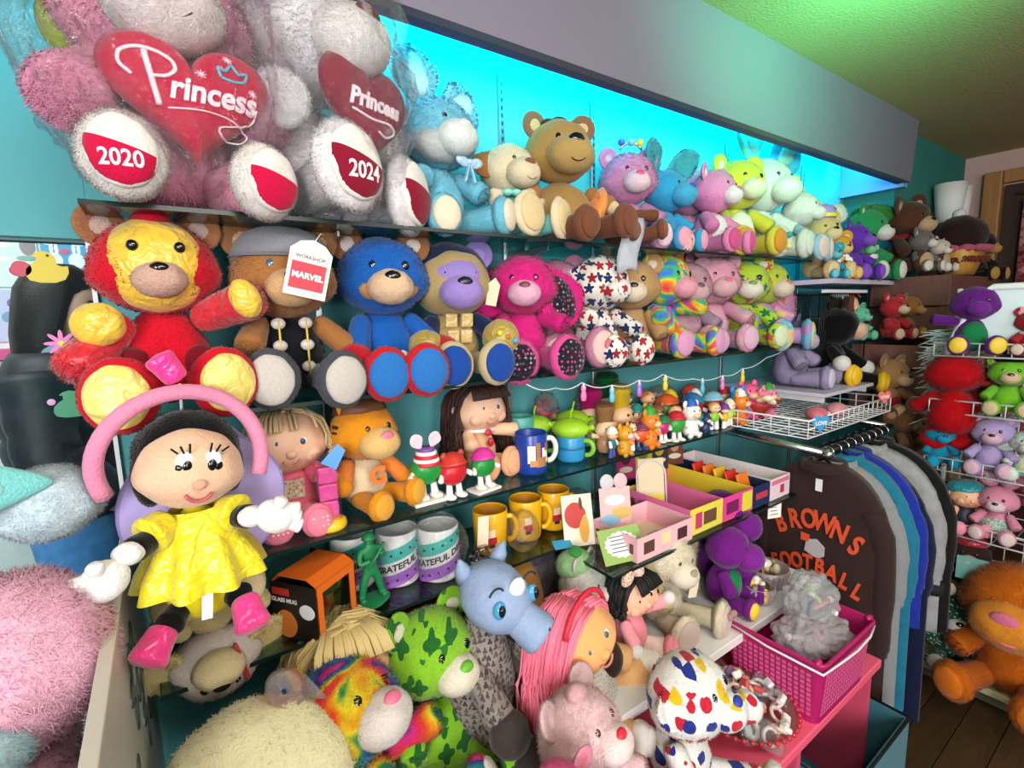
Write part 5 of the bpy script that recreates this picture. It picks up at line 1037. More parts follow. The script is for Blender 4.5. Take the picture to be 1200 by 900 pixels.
# ------------------------------------------------------------------ heap of soft toys at the bottom
ZP, ZD, ZN = .5, .6, .45
t = plush('chick_plush', 'huge fluffy cream soft toy with pink nose and tulle bow, bottom left', 'plush toy', (.055, .80, ZP), .385, fur('fff4c8', amp=.12), -12, 1, muz=None, nose=fur('e89a9a'), ear='none', hs=1.25, head=(0, -.05, .66), no_arms=True, eyes=False, turn=(0, 0, -10))
part('tulle_bow', mesh_of(lathe([(.02, 0), (.12, .02), (.16, .05), (.12, .03), (.03, .01)], 26, False)), clear('f6e2e0', .03, .3, .6, .14), t, (.12, .04, .95), .55, (20, 30, 0))
part('tulle_bow', mesh_of(lathe([(.02, 0), (.10, .05), (.14, .09)], 26, False)), clear('f6e2e0', .03, .3, .6, .14), t, (.2, .02, .92), .55, (-20, 60, 0))
RB2 = dye(('e8305a', 'e8501f', 'f0a01f', 'ecd82a', '2a9a4a', '1f6ab8', '3a2a8a', 'e0308a'), 9, 2.7, .7)
plush('teddy_bear', 'shaggy rainbow tie dye teddy bear with white muzzle and pink nose', 'teddy bear', (.225, .74, ZP), 0.38, RB2, 14, 2, rot=(-26, 0, 14), muz=fur('efe4dc'), nose=plain('ea7a9a', .5), ear='round', inner=fur('ecd8d4'), turn=(-4, 0, 20), aR=(.42, -.1, .46), aL=(-.25, -.3, .2), lL=(-.2, -.4, .1), lR=(.42, -.3, .12), muzs=1.1)
doll('yarn_doll', 'doll with blond yarn hair half buried behind the rainbow bear', (.235, .95, ZP + .05), .32, 0, cloth('d8b890'), plain('e8b48a', .5), plain('d6bd80', .75), .2, cloth('c8a880'), 420, seed=12, th=.0085)
CLOV = spots('8cc82a', ('1f6a24', '1f6a24', '2a7a2c'), 19, 4, .26, .30, .4)
plush('teddy_bear', 'green teddy bear printed with dark clovers beside the rainbow bear', 'teddy bear', (.40, .84, ZP), .36, CLOV, 2, 1, rot=(-16, 0, 2), muz=fur('efe8cf'), inner=fur('efe6cf'), nose=plain('6ab02a', .4), aL=(-.28, -.24, .3), aR=(.29, -.1, .24), lL=(-.2, -.38, .12), lR=(.26, -.38, .13), turn=(6, 0, 14))
t = thing('bow_cutout', 'flat pink polka dot bow cutout propped behind the clover bear', 'cutout', (.36, 1.10, ZP + .16), -20, .16)
part('bow', prism([(-.5, -.1), (-.2, -.28), (0, -.06), (.1, .0), (.35, .05), (.5, .4), (.2, .5), (0, .2), (-.2, .05), (-.45, .12)], -.01, .01), plain('e86a86', .5), t)
for x, z in ((-.36, -.02), (-.16, -.12), (.05, .06), (.22, .22), (.36, .36), (.3, .12)): part('dot', unit('ball', 0), plain('e6d3b8', .5), t, (x, -.011, z), (.05, .006, .05))
# horse
HB = plain('8fa3c4', .6, bumps=.15, bs=120, spec=.25); LEO = spots('9a9088', ('5a504c', '4a4240', '6a605a'), 75, 3, .3, .36)
t = thing('horse_plush', 'blue headed plush horse with leopard grey body and dark hooves', 'plush horse', (.515, .87, ZP + .02), 8, .41)
part('body', unit('pear', 1), LEO, t, (-.05, .0, .38), (.2, .2, .36), (0, 6, 0))
hd = part('head', unit('ball', 0), HB, t, (.0, -.1, .84), (.17, .2, .16), (30, 0, 20)); part('snout', unit('limb', 0), HB, t, mx=limb_mx((.0, -.14, .82), (.12, -.34, .66), .11)); part('forehead_patch', unit('ball', 0), plain('e8e8ea', .6), hd, (.03, -.235, .93), (.05, .03, .05))
for s in (-1, 1):
    e = part('eye', unit('ball', 0), plain('4a9ac4', .2), t, (s * .11 + .02, -.235, .86), (.035, .03, .045)); part('pupil', unit('ball', 0), plain('0d1014', .1), e, (s * .115 + .022, -.256, .865), (.02, .018, .03)); part('brow', tube(arc(s * .11, .93, .05, 30, 150, 6, -.24), .006, 5), plain('2a2c3a', .6), t)
    part('nostril', unit('ball', 0), plain('3a3a4a', .6), t, (.13 + s * .034, -.358 + s * .02, .743), .013); part('ear', tube([(s * .1, .02, .93), (s * .13, .0, 1.0), (s * .15, -.01, 1.06)], [.05, .04, .006], 10), HB, t)
    lg = part('leg', unit('limb', 1), LEO, t, mx=limb_mx((s * .12, -.05, .2), (s * .16 + .08, -.42, .14), .1)); part('hoof', unit('ball', 1), fur('4a423c'), lg, (s * .16 + .09, -.46, .14), .13)
    lg = part('foreleg', unit('limb', 1), LEO, t, mx=limb_mx((s * .15, -.08, .52), (s * .2 + .04, -.32, .34), .08)); part('hoof', unit('ball', 1), fur('4a423c'), lg, (s * .2 + .05, -.35, .31), .1)
t = thing('bread_plush', 'golden brown loaf shaped soft toy with sleepy face', 'plush toy', (.70, 1.02, ZD), -10, .2)
part('loaf', unit('pear', 0), fur('cf8f45'), t, (0, 0, .55), (.42, .3, .6)); part('crease', tube(arc(0, .62, .38, 200, 340, 10, -.22), .012, 5), plain('9a6428', .8), t)
for s in (-1, 1): part('eye', unit('ball', 0), plain('2a1c14', .2), t, (s * .14, -.27, .66), (.035, .02, .05))
# rag dolls
PY = plain('f27a92', .7); SK3 = cloth('e8a868')
t = doll('rag_doll', 'rag doll with long pink yarn hair and peach cloth face lying sideways', (.685, .765, ZP + .02), .36, 18, cloth('e2d6c4'), SK3, PY, .48, cloth('efe9e2'), 420, leg=cloth('d6a36c'), arm=cloth('d6a36c'), seed=21, hs=.86, th=.0085, head=(-.08, -.06, .68), turn=(-12, -20, -14), eye='4a5a70', poses=dict(lL=(.02, -.42, .1), lR=(.44, -.30, .26), aL=(-.1, -.34, .12), aR=(.30, -.24, .36), foot_r=.09), blush=False, fringe=False)
part('apron', unit('pear', 0), spots('e6e0d6', ('b08a7a', 'c8b8a0'), 120, 4, .2, .2), t, (.04, -.03, .26), (.25, .21, .25)); part('hair_ribbon', tube(arc(-.08, .72, .25, 20, 160, 10, -.12), .016, 6), plain('d8283e', .6), t)
part('waistcoat', unit('ball', 0), cloth('2f2119'), t, (.16, -.12, .42), (.10, .12, .13))
t = plush('cat_plush', 'white plush kitten in green pointed hood with pink nose', 'plush cat', (.82, .89, ZD), .235, fur('e9e4dc'), 20, 2, muz=fur('f0ebe4'), ear='cat', nose=plain('ea6a80', .5), inner=fur('eec4b0'), muzs=1.0, pad=spots('f0c0b0', ('d86a5a', 'f6e4d8'), 140, 4, .2, .3), aR=(.3, -.25, .3), lR=(.3, -.4, .1))
part('hood', unit('ball', 2), fur('a9d69a'), t, (-.02, .06, .90), (.22, .2, .15)); part('hood_tip', unit('limb', 1), fur('3f9a4a'), t, mx=limb_mx((-.02, .06, .98), (-.08, .02, 1.1), .07))
t = doll('rag_doll', 'small rag doll with black hair and polka dot bow in pink dress', (.905, .80, ZD - .02), .235, 10, cloth('ee8f9c'), plain('eeb090', .6), plain('0c0b0d', .7), .10, cloth('ee8f9c'), 130, arm=cloth('f0a0aa'), leg=cloth('f2e2da'), seed=31, hs=.95, th=.022, turn=(-6, -14, -16), eye='141414', poses=dict(aR=(.36, -.22, .56), aL=(-.26, -.22, .3)))
for s in (-1, 1): part('bow_loop', unit('ball', 0), spots('f2c9b8', ('d0705a', 'fbeee2'), 160, 4, .1, .3), t, (-.12 + s * .10, -.1, 1.0), (.10, .05, .07), (0, s * 25, 0))
for s, p in ((-1, (-.27, -.24, .28)), (1, (.38, -.24, .58))): part('mitten', unit('ball', 0), fur('f2ece8'), t, p, .075)
CRM = fur('ead9b4')
t = plush('dog_plush', 'cream plush dog with big drooping ears and paw print soles', 'plush dog', (1.06, .82, ZD), .27, fur('efe2c6'), 6, 2, muz=fur('f2e8d4'), ear='flop', ear_m=fur('e6d09a'), inner=fur('e6d09a'), nose=fur('b8a68a'), earsc=1.15, lL=(-.2, -.36, .1), lR=(.22, -.5, .13), foot_r=.17, pad=fur('d9c0b4'), aL=(-.28, -.2, .3), aR=(.28, -.2, .3), arm_m=fur('e8d59e'), muzs=1.2, turn=(10, 8, -6))
for a in (-40, 0, 40): part('toe_pad', unit('ball', 0), fur('b58f8a'), t, (.235 + .07 * math.sin(R(a)), -.60, .18 + .06 * math.cos(R(a))), (.028, .03, .036))
part('hang_tag', box(-.06, .06, -.004, .004, -.09, .09), plain('e6dcc0', .6), t, (.16, -.24, .38), 1, (0, 14, -10))
t = plush('elephant_plush', 'grey lilac elephant soft toy under the deep low glass shelf', 'plush elephant', (1.06, 1.05, ZD), .225, fur('b3a2b4'), -10, 1, muz=None, nose=None, ear='side', earsc=.75, ear_m=fur('a998ae'), inner=fur('c5b0be'), pad=fur('cbb8c2'))
part('trunk', tube([(0, -.22, .70), (.02, -.36, .6), (.04, -.40, .46), (.08, -.46, .40)], [.085, .075, .06, .05], 14), fur('b3a2b4'), t)
PUR, GRN = fur('7a1f8a'), fur('1f8a50')
plush('bear_plush', 'purple soft toy with green tummy leaning in front of its twin', 'plush toy', (1.27, .77, ZD), .24, PUR, 14, 1, muz=fur('8a2a9a'), ear='none', nose=None, belly=GRN, pad=plain('e8c43a', .6), muzs=1.5, smile=False, foot_r=.11, turn=(0, 0, 8))
plush('bear_plush', 'larger purple soft toy with green tummy and yellow toes behind', 'plush toy', (1.37, .86, ZD), .30, fur('6a1a7c'), 20, 1, muz=fur('7c2290'), ear='none', nose=None, belly=GRN, pad=plain('e8c43a', .6), muzs=1.45, smile=False, foot_r=.12)
plush('bear_plush', 'dark green soft toy half hidden behind the purple pair', 'plush toy', (1.20, .98, ZD), .24, fur('17603a'), 0, 1, muz=fur('1f7a48'), nose=None, smile=False)
HRT = spots('efece6', ('c81f38', '1f2f8a', 'ecc21f', 'c81f38', '1f2f8a'), 25, 1, .3, .30, .35)
plush('dog_plush', 'white plush dog printed with red, yellow and navy hearts', 'plush dog', (.80, .565, ZN), .32, HRT, 6, 1, muz=HRT, ear='flop', earsc=.55, nose=plain('2a3a9a', .5), aR=(.42, -.22, .5), aL=(-.24, -.22, .26), pad=HRT, lR=(.34, -.44, .12), muzs=1.0, turn=(-20, 0, 10), hand=HRT, hand_r=.1)
t = plush('bear_plush', 'pale pink soft bear with pink nose at the bottom edge', 'plush bear', (.57, .545, ZP), .29, fur('f3cdd0'), 20, 2, rot=(-20, 0, 20), muz=fur('f6dfdc'), nose=plain('d8283e', .4), eye='4a2a1a', turn=(-6, 0, 0))
part('forelock', unit('ball', 3), fur('f7c9cc'), t, (0, -.1, .96), (.07, .06, .06))
t = plush('pony_plush', 'bright pink pony soft toy with rosy tuft, lowest in the heap', 'plush pony', (.42, .505, ZP), .275, fur('f49ab0'), 20, 1, muz=fur('f6b4c0'), nose=plain('d8708a', .5), ear='round', earsc=.8, inner=fur('e8708e')); part('mane_tuft', unit('ball', 3), fur('f26aa0'), t, (-.02, -.02, .98), (.09, .12, .08))
crinkle_bag('plastic_bag', 'violet tinted plastic bag of toys behind the pink haired rag doll', (.78, 1.06, ZD + .11), .1, .06, .115, clear('c8a8d8', .05, .1, .8, .12), 14, .12)
t = thing('boxed_toy', 'pink and violet toy pack inside the tinted plastic bag', 'toy pack', (.78, 1.06, ZD), 8)
part('card', box(-.05, .05, -.012, .012, .02, .18, .004), plain('8a4aa0', .5), t); part('card_art', box(-.035, .035, -.0145, -.0125, .05, .15), plain('d85a8a', .5), t); part('card_art', box(-.02, .045, -.0155, -.0146, .06, .1), plain('4a6ac8', .5), t)
# baskets and bowl
def basket(label, loc, lx, ly, h, mat, flare=1.12, yaw=0, cat='basket', slots=True, name='basket'):
    t = thing(name, label, cat, loc, yaw); hx, hy = lx / 2, ly / 2; pts = []
    def ring(k, z, inset=0):
        P = []
        for sx, sy in ((1, -1), (1, 1), (-1, 1), (-1, -1)):
            for a in range(5):
                th = {(1, -1): -90, (1, 1): 0, (-1, 1): 90, (-1, -1): 180}[(sx, sy)] + a * 22.5; r = .02
                P.append((sx * (hx * k - r - inset) + r * math.cos(R(th)), sy * (hy * k - r - inset) + r * math.sin(R(th)), z))
        return P
    bm = bmesh.new(); rs = [[bm.verts.new(p) for p in q] for q in (ring(1 / flare, 0), ring(1, h), ring(1, h, .003), ring(1 / flare, .004, .003))]; n = len(rs[0])
    for a, b in zip(rs, rs[1:]):
        for i in range(n): bm.faces.new((a[i], a[(i + 1) % n], b[(i + 1) % n], b[i]))
    bm.faces.new(rs[0][::-1]); bm.faces.new(rs[-1]); bmesh.ops.recalc_face_normals(bm, faces=bm.faces)
    part('shell', mesh_of(bm, False), mat, t); part('rim', tube([(x * 1.01, y * 1.01, z) for x, y, z in ring(1, h)], .0045, 8, True), mat, t)
    return t, hx, hy, h
MG = plain('b01c62', .35)
t, hx, hy, h = basket('magenta plastic basket full of bagged toys on the pink bench', (1.325, .585, ZN), .30, .25, .17, MG)
bm = bmesh.new()
for i in range(17):
    for j in range(9):
        x = -.115 + i * .0144; z = .02 + j * .0135; k = (1 / 1.12) + (1 - 1 / 1.12) * z / .17; y = -hy * k - .0004
        box_bm(x - .0045, x + .0045, y - .0006, y + .0004, z, z + .0085, bm=bm)
for i in range(14):
    for j in range(9):
        y = -.094 + i * .0144; z = .02 + j * .0135; k = (1 / 1.12) + (1 - 1 / 1.12) * z / .17; x = -hx * k - .0004
        box_bm(x - .0006, x + .0004, y - .0045, y + .0045, z, z + .0085, bm=bm)
part('slot_pattern', mesh_of(bm, False), plain('d4608f', .5), t)['kind'] = 'stuff'
part('wire_handle', tube([(-hx * 1.03, hy * .9, h * .98), (-hx * 1.06, 0, h * .93), (-hx * 1.03, -hy * 1.03, h * .92), (-hx * .5, -hy * 1.08, h * .92), (0, -hy * 1.12, h * .92), (hx * .6, -hy * 1.08, h * .9), (hx * .92, -hy * 1.02, h * .95)], .003, 6), plain('e8dfe4', .3), t)
for s in (-1, 1): part('handle_hinge', unit('ball', 0), MG, t, (s * hx * .96, -hy * .9, h + .004), (.012, .008, .008))
for i, (x, y, z, rx, rz, c) in enumerate(((.06, .0, .20, .09, .07, 'f2f4f6'), (-.05, -.03, .15, .07, .05, 'f4e6ee'), (.03, -.05, .14, .08, .045, 'f0e4ea'))):
    crinkle_bag('plastic_bag', ('tallest clear bag of bright toys standing up in the magenta basket', 'clear bag at the near side of the magenta basket', 'clear bag lying low in the magenta basket')[i], (1.325 + x, .585 + y, ZN + z), rx, .06, rz, clear(c, .04, .06, .8, .24), i * 3 + 20, .2)
for i, (x, y, z, c, r1) in enumerate(((.06, -.03, .17, '3a8a5a', 40), (.085, -.02, .19, 'e8826a', 80), (.03, -.01, .2, '2a5a8a', 30), (.07, .0, .22, 'a8d85a', 60), (.0, -.05, .15, 'd8408a', 20), (-.05, -.03, .15, 'b8b0b8', 70))):
    o = thing('toy_pen', ('green', 'coral', 'blue', 'lime', 'magenta', 'silver grey')[i] + ' toy pen inside a clear bag in the magenta basket', 'toy', (1.325 + x, .585 + y, ZN + z), group='bagged toys', rot=(50, r1, i * 40))
    part('barrel', tube([(0, 0, -.035), (0, 0, -.025), (0, 0, .03)], [.002, .006, .007], 10), plain(c, .35), o); part('cap', unit('ball', 0), plain('f0e8e0', .4), o, (0, 0, .034), .009)
RGL = clear('e06a78', .1, .05, .15, .12)
t = thing('glass_bowl', 'red glass bowl with beaded rim holding wrapped rings', 'bowl', (1.075, .595, ZN + .001))
part('bowl', mesh_of(lathe([(.055, 0), (.06, .003), (.1, .02), (.124, .042), (.121, .043), (.098, .024), (.058, .007), (.002, .006)], 40)), RGL, t)
for i in range(44): part('rim_bead', unit('ball', 0), plain('c02a3c', .2), t, (.124 * math.cos(i * .1428), .124 * math.sin(i * .1428), .044), .0055)
rnd = random.Random(5)
for i in range(40):
    a = rnd.uniform(0, 6.28); q = math.sqrt(rnd.random()) * .098; z = .034 + .026 * (1 - q / .1) + .012 * rnd.random()
    o = thing('wrapped_ring', 'toy ring with ' + ('white', 'red', 'pale green', 'mauve', 'cream')[i % 5] + ' stone heaped in the red glass bowl', 'toy ring', (1.075 + q * math.cos(a), .595 + q * math.sin(a), ZN + z), group='wrapped rings in the bowl', rot=(rnd.uniform(-50, 50), rnd.uniform(-50, 50), rnd.uniform(0, 360)))
    o.scale = (1.35, 1.35, 1.35)
    part('band', tube([(.013 * math.cos(k * .45), .013 * math.sin(k * .45), 0) for k in range(14)], .0034, 6, True), plain(('e8e2dc', 'c8bfb8', 'd8c8b0', 'e0b8b0')[i % 4], .3), o)
    part('gem', box(-.009, .009, -.007, .007, .0, .009, .002, 1), plain(('e8e8e6', 'c8504a', 'd8e4dc', '9a6a9a', 'f0e8e0')[i % 5], .3), o, (.0, .013, .0))
    if i % 4 == 0: part('wrapper', box(-.022, .022, -.016, .024, -.004, .010, .003), clear('fafafa', .08, .06, .7, .04), o)
PG = clear('e0a0b4', .1, .06, .2, .3)
for lb, x, y, r, hh in (('pink cut glass bowl filled with cream trinkets on the white board', 1.46, .745, .062, .06), ('small pink cut glass cup beside the magenta basket', 1.355, .71, .042, .05), ('square pink glass dish of dark trinkets by the wall', 1.56, .92, .06, .05)):
    t = thing('glass_dish', lb, 'bowl', (x, y, ZD + .001), group='pink glass dishes')
    part('bowl', mesh_of(lathe([(r * .75, 0), (r * .8, .004), (r, hh), (r - .004, hh), (r * .74, .008), (.002, .006)], 32)), PG, t)
    for i in range(22):
        a = 2 * math.pi * i / 22; part('facet', unit('limb', 0), PG, t, mx=limb_mx((r * .82 * math.cos(a), r * .82 * math.sin(a), .006), (r * 1.0 * math.cos(a), r * 1.0 * math.sin(a), hh - .006), .005))
    rr = random.Random(int(x * 100))
    for i in range(10): a = rr.uniform(0, 6.28); q = rr.random() * r * .6; part('trinket', unit('ball', 0), plain(('e8dfc0', '3a3530', 'c8b890', 'e8e4d8', '8a7a60')[i % 5], .4), t, (q * math.cos(a), q * math.sin(a), hh * .8 + rr.random() * .02), (.018, .013, .011), (rr.uniform(0, 90), rr.uniform(0, 90), 0))

# ------------------------------------------------------------------ doll hanging in front of the shelves
YEL = satin('e2cf12'); BLK = fur('0b0b0d'); WHT = fur('f2f0ec')
t = plush('rag_doll', 'soft doll in yellow dress with white mittens and pink shoes, hanging in front', 'doll', (.016, .835, 1.012), .33, cloth('e0cd14'), 2, 0, head_m=fur('f0c3a2'), ear='none', muz=None, nose=fur('e8a890'), hs=.7, head=(0, -.05, .72), turn=(0, 8, 6), arm_m=BLK, leg_m=BLK, feet=False, aL=(-.24, -.16, .45), aR=(.19, -.18, .49), lL=(-.15, -.12, .08), lR=(.13, -.12, .11), arm_r=.055, leg_r=.06, fat=.75)
bm = bmesh.new(); rings = []
for z, r, am in ((.53, .10, 0), (.47, .135, 0), (.42, .15, .004), (.36, .185, .012), (.28, .225, .022), (.20, .245, .03)):
    rings.append([bm.verts.new(((r + am * math.sin(a * 9)) * math.cos(a), (r * .85 + am * math.sin(a * 9)) * math.sin(a), z)) for a in [2 * math.pi * i / 90 for i in range(90)]])
for a, b in zip(rings, rings[1:]):
    for i in range(90): bm.faces.new((a[i], a[(i + 1) % 90], b[(i + 1) % 90], b[i]))
part('dress', mesh_of(bm), YEL, t)
hair = part('hair', unit('ball', 1), BLK, t, (0, .06, .765), (.2, .165, .185)); 
for s in (-1, 1): part('hair_bob', unit('ball', 1), BLK, hair, (s * .15, .04, .69), (.06, .09, .13))
for s, p, q in ((-1, (-.24, -.16, .45), (-.32, -.2, .38)), (1, (.19, -.18, .49), (.28, -.22, .48))):
    part('sleeve', unit('limb', 0), YEL, t, mx=limb_mx((s * .1, -.02, .5), (Vector(p) * .55 + Vector((s * .05, 0, .22))), .085))
    m = part('mitten', unit('ball', 0), WHT, t, q, (.085, .06, .075), (0, s * 35, 0)); part('cuff', unit('ball', 0), WHT, m, p, (.055, .055, .045))
    for k in (-1, 0, 1): part('mitten_finger', unit('limb', 0), WHT, m, mx=limb_mx(Vector(q) + Vector((s * .02, 0, k * .025)), Vector(q) + Vector((s * .10, -.02, -.03 + k * .04)), .035))
    part('thumb', unit('limb', 0), WHT, m, mx=limb_mx(q, Vector(q) + Vector((s * .02, -.05, .09)), .03))
for p, d in (((-.155, -.13, .05), (-.24, -.2, -.01)), ((.135, -.14, .08), (.15, -.24, .0))):
    part('shoe', unit('limb', 0), satin('f0388a'), t, mx=limb_mx(Vector(p) + Vector((0, .02, .03)), d, .075))
T = TRS((0, -.05, .72), (0, 8, 6), .7)
part('mouth', tube(arc(0, .0, .07, 200, 340, 8), .010, 5), plain('b8505a', .5), t, mx=T @ TRS((0, -.232, -.085), (0, 0, 0), 1))
for s in (-1, 1):
    part('eye_white', unit('ball', 0), plain('f4efe9', .4), t, mx=T @ TRS((s * .07, -.205, .07), (0, 0, 0), (.05, .03, .07)))
    part('pupil', unit('ball', 0), BLACK(), t, mx=T @ TRS((s * .062, -.233, .055), (0, 0, 0), (.024, .012, .034)))
    for k in range(3): part('eyelash', tube([(s * (.05 + k * .03), -.225, .13), (s * (.055 + k * .045), -.235, .185 - .012 * k)], .006, 5), BLK, t, mx=T)
part('headband', tube([(.30 * math.cos(a), .04 * math.sin(a * 2), .70 + .29 * math.sin(a)) for a in [R(-28 + i * 226 / 30) for i in range(31)]], .034, 12), fur('e98fb0'), t, mx=TRS((.03, 0, .05), (0, -4, 0), 1))
part('headband_bow', unit('limb', 0), satin('f02c8a'), t, mx=limb_mx((0, .04, 1.08), (-.07, .05, 1.2), .06))
part('hang_cord', tube([(0, .02, 1.07), (0, .12, .93), (.0, .26, .9)], .006, 6), plain('e8e8e8', .5), t)
part('sewn_tag', box(-.02, .02, -.002, .002, -.12, .0), plain('f0f0f2', .6), t, (.0, -.16, .2), 1, (0, 6, 0))
t = thing('round_purse', 'round lavender purse hanging behind the yellow dressed doll', 'purse', (.035, .905, 1.165), 4)
part('disc', unit('ball', 0), cloth('b6a6dc'), t, (0, 0, 0), (.115, .016, .115)); part('strap', tube([(-.06, 0, .095), (-.035, .015, .125), (0, .02, .137), (.035, .015, .125), (.06, 0, .095)], .004, 6), cloth('9a8ac4'), t); part('seam', tube([(.112 * math.cos(a), 0, .112 * math.sin(a)) for a in [2 * math.pi * i / 40 for i in range(40)]], .004, 6, True), cloth('9a8ac4'), t)
# fluffy pink toys on the left counter
t = plush('rabbit_plush', 'big fluffy pink rabbit with pale head and turquoise ears, far left', 'plush rabbit', (-.238, .78, .85), .40, fur('f2b6ce'), 20, 2, head_m=fur('c9dce4'), muz=None, nose=None, ear='none', head=(.30, .12, .93), hs=.5, eyes=False, aL=(-.3, -.3, .4), aR=(.3, -.2, .55), fat=1.25, feet=False)
for mx in (TRS((.30, .02, 1.02), (10, -82, 0), (.32, .32, .62)),):
    e = part('ear', unit('longear', 0), fur('86dcda'), t, mx=mx); part('ear_lining', unit('ball', 0), fur('9ae6e0'), e, mx=mx @ TRS((0, -.03, .55), (0, 0, 0), (.2, .05, .36)))
part('shoulder_fluff', unit('ball', 2), fur('f2b8ce'), t, (.12, -.1, .55), (.24, .22, .26))
part('sky_patch', unit('ball', 2), fur('c4e6ee'), t, (-.08, -.28, .42), (.2, .12, .12)) 
t = thing('fluffy_cushion', 'round fluffy pink cushion in the bottom left corner', 'cushion', (-.215, .50, .85), 0, .21); part('cushion', unit('ball', 2), fur('f4aacb'), t, (0, 0, .55), (.55, .55, .52)); part('button', unit('ball', 1), fur('e58ab2'), t, (.3, -.3, .8), .07)
# ------------------------------------------------------------------ far end of the wall: wire baskets, crates, heaps of toys
WH = plain('e9eaec', .35); BKW = plain('16181a', .4)
def wire_grid(name, x0, x1, n, y0, y1, m, z0, z1, k, mat, parent, r=.0022):
    "open wire basket: floor grid plus upright wires on the four sides"
    bm = bmesh.new()
    for i in range(n + 1):
        x = x0 + (x1 - x0) * i / n; tube_bm([(x, y0, z1), (x, y0, z0), (x, y1, z0), (x, y1, z1)], r, 5, bm)
    for j in range(m + 1):
        y = y0 + (y1 - y0) * j / m; tube_bm([(x0, y, z1), (x0, y, z0), (x1, y, z0), (x1, y, z1)], r, 5, bm)
    for i in range(k + 1):
        z = z0 + (z1 - z0) * i / k; tube_bm([(x0, y0, z), (x1, y0, z), (x1, y1, z), (x0, y1, z)], r * (1.6 if i == k else 1), 5, bm, True)
    return part(name, mesh_of(bm), mat, parent)
t = thing('wire_basket', 'white wire basket shelf above the clothes rail', 'wire basket', (0, 0, 0))
wire_grid('wires', 1.60, 2.25, 16, .71, 1.17, 8, 1.045, 1.10, 2, WH, t)
t = thing('shelf_board', 'lavender white board carrying the purple grey bear', 'shelf', (0, 0, 0)); part('board', box(1.92, 2.36, .80, 1.19, 1.125, 1.137), plain('cfc8dc', .4), t)
for x in (1.95, 2.32): part('bracket', prism([(x, 1.125), (x + .01, 1.125), (x + .01, 1.10), (x, 1.10)], .82, 1.19), WH, t)
def heart_tag(label, x, y, z, c, s):
    t = thing('heart_tag', label, 'tag', (x, y, z), -25, s, 'heart tags'); part('heart', HEART, plain(c, .5), t, (0, 0, 0), (1, .12, 1)); part('lettering', text_mesh(s > .03 and 'LOVE' or 'LOVE', .5, .01, .02), plain('efe6dc', .5), t, (0, -.06, .05))
heart_tag('blue heart shaped tag clipped to the white wire basket', 1.66, .70, 1.085, '3a96d0', .034); heart_tag('coral heart shaped tag at the basket end', 2.16, .70, 1.11, 'e0706a', .03)
for lb, x, y, c in (('pink paper packet lying in the wire basket, nearer one', 1.86, .80, 'e87a90'), ('pink paper packet lying in the wire basket, farther one', 1.99, .79, 'ee9aa8')):
    o = thing('pink_packet', lb, 'packet', (x, y, 1.05), 20); part('packet', unit('ball', 0), plain(c, .5), o, (0, 0, .025), (.06, .035, .024)); part('fold', unit('ball', 0), plain('f4e0d8', .5), o, (.05, -.01, .02), (.02, .03, .01))
t = thing('candy_basket', 'red cellophane basket heaped with wrapped sweets', 'basket', (1.80, 1.0, 1.055))
part('shell', mesh_of(lathe([(.08, 0), (.13, .05), (.128, .052), (.078, .004), (.002, .004)], 4)), plain('a82a1e', .25, coat=.5), t, (0, 0, 0), (1.0, .8, 1), (0, 0, 45))
rnd = random.Random(3)
for i in range(34): a = rnd.uniform(0, 6.28); q = math.sqrt(rnd.random()) * .085; part('sweet', unit('ball', 0), plain(('c8a078', 'b8342a', 'e8d8c0', '8a4a34')[i % 4], .35), t, (q * math.cos(a), q * math.sin(a), .045 + rnd.random() * .03), (.02, .012, .01), (rnd.uniform(0, 90), 0, rnd.uniform(0, 180)))
LAV = fur('b2a2c8')
plush('bear_plush', 'lavender grey bear sprawled on the board above the wire basket', 'plush bear', (2.04, .98, 1.138), .32, LAV, 10, 2, muz=fur('c4b6d4'), head=(.2, .02, .58), hs=.8, turn=(0, 60, 0), pad=fur('d8cfe0'), lL=(-.1, -.4, .12), lR=(.45, -.36, .12), head_m=fur('6f6a92'), ear_m=fur('8580a6'))
t = thing('shelf_board', 'long lavender white board under the farther heap of soft toys', 'shelf', (0, 0, 0)); part('board', box(2.12, 2.92, .88, 1.19, 1.535, 1.553), plain('cdc6dc', .4), t); part('under_rail', box(2.12, 2.5, .90, .92, 1.50, 1.512), WH, t)
t = thing('wire_basket', 'black wire basket hanging below the lavender board', 'wire basket', (0, 0, 0)); wire_grid('wires', 2.14, 2.55, 22, .93, 1.15, 6, 1.30, 1.50, 2, BKW, t, .0018)
part('hang_rod', tube([(2.50, .9, 1.55), (2.50, .9, 1.18)], .003, 6), BKW, t)
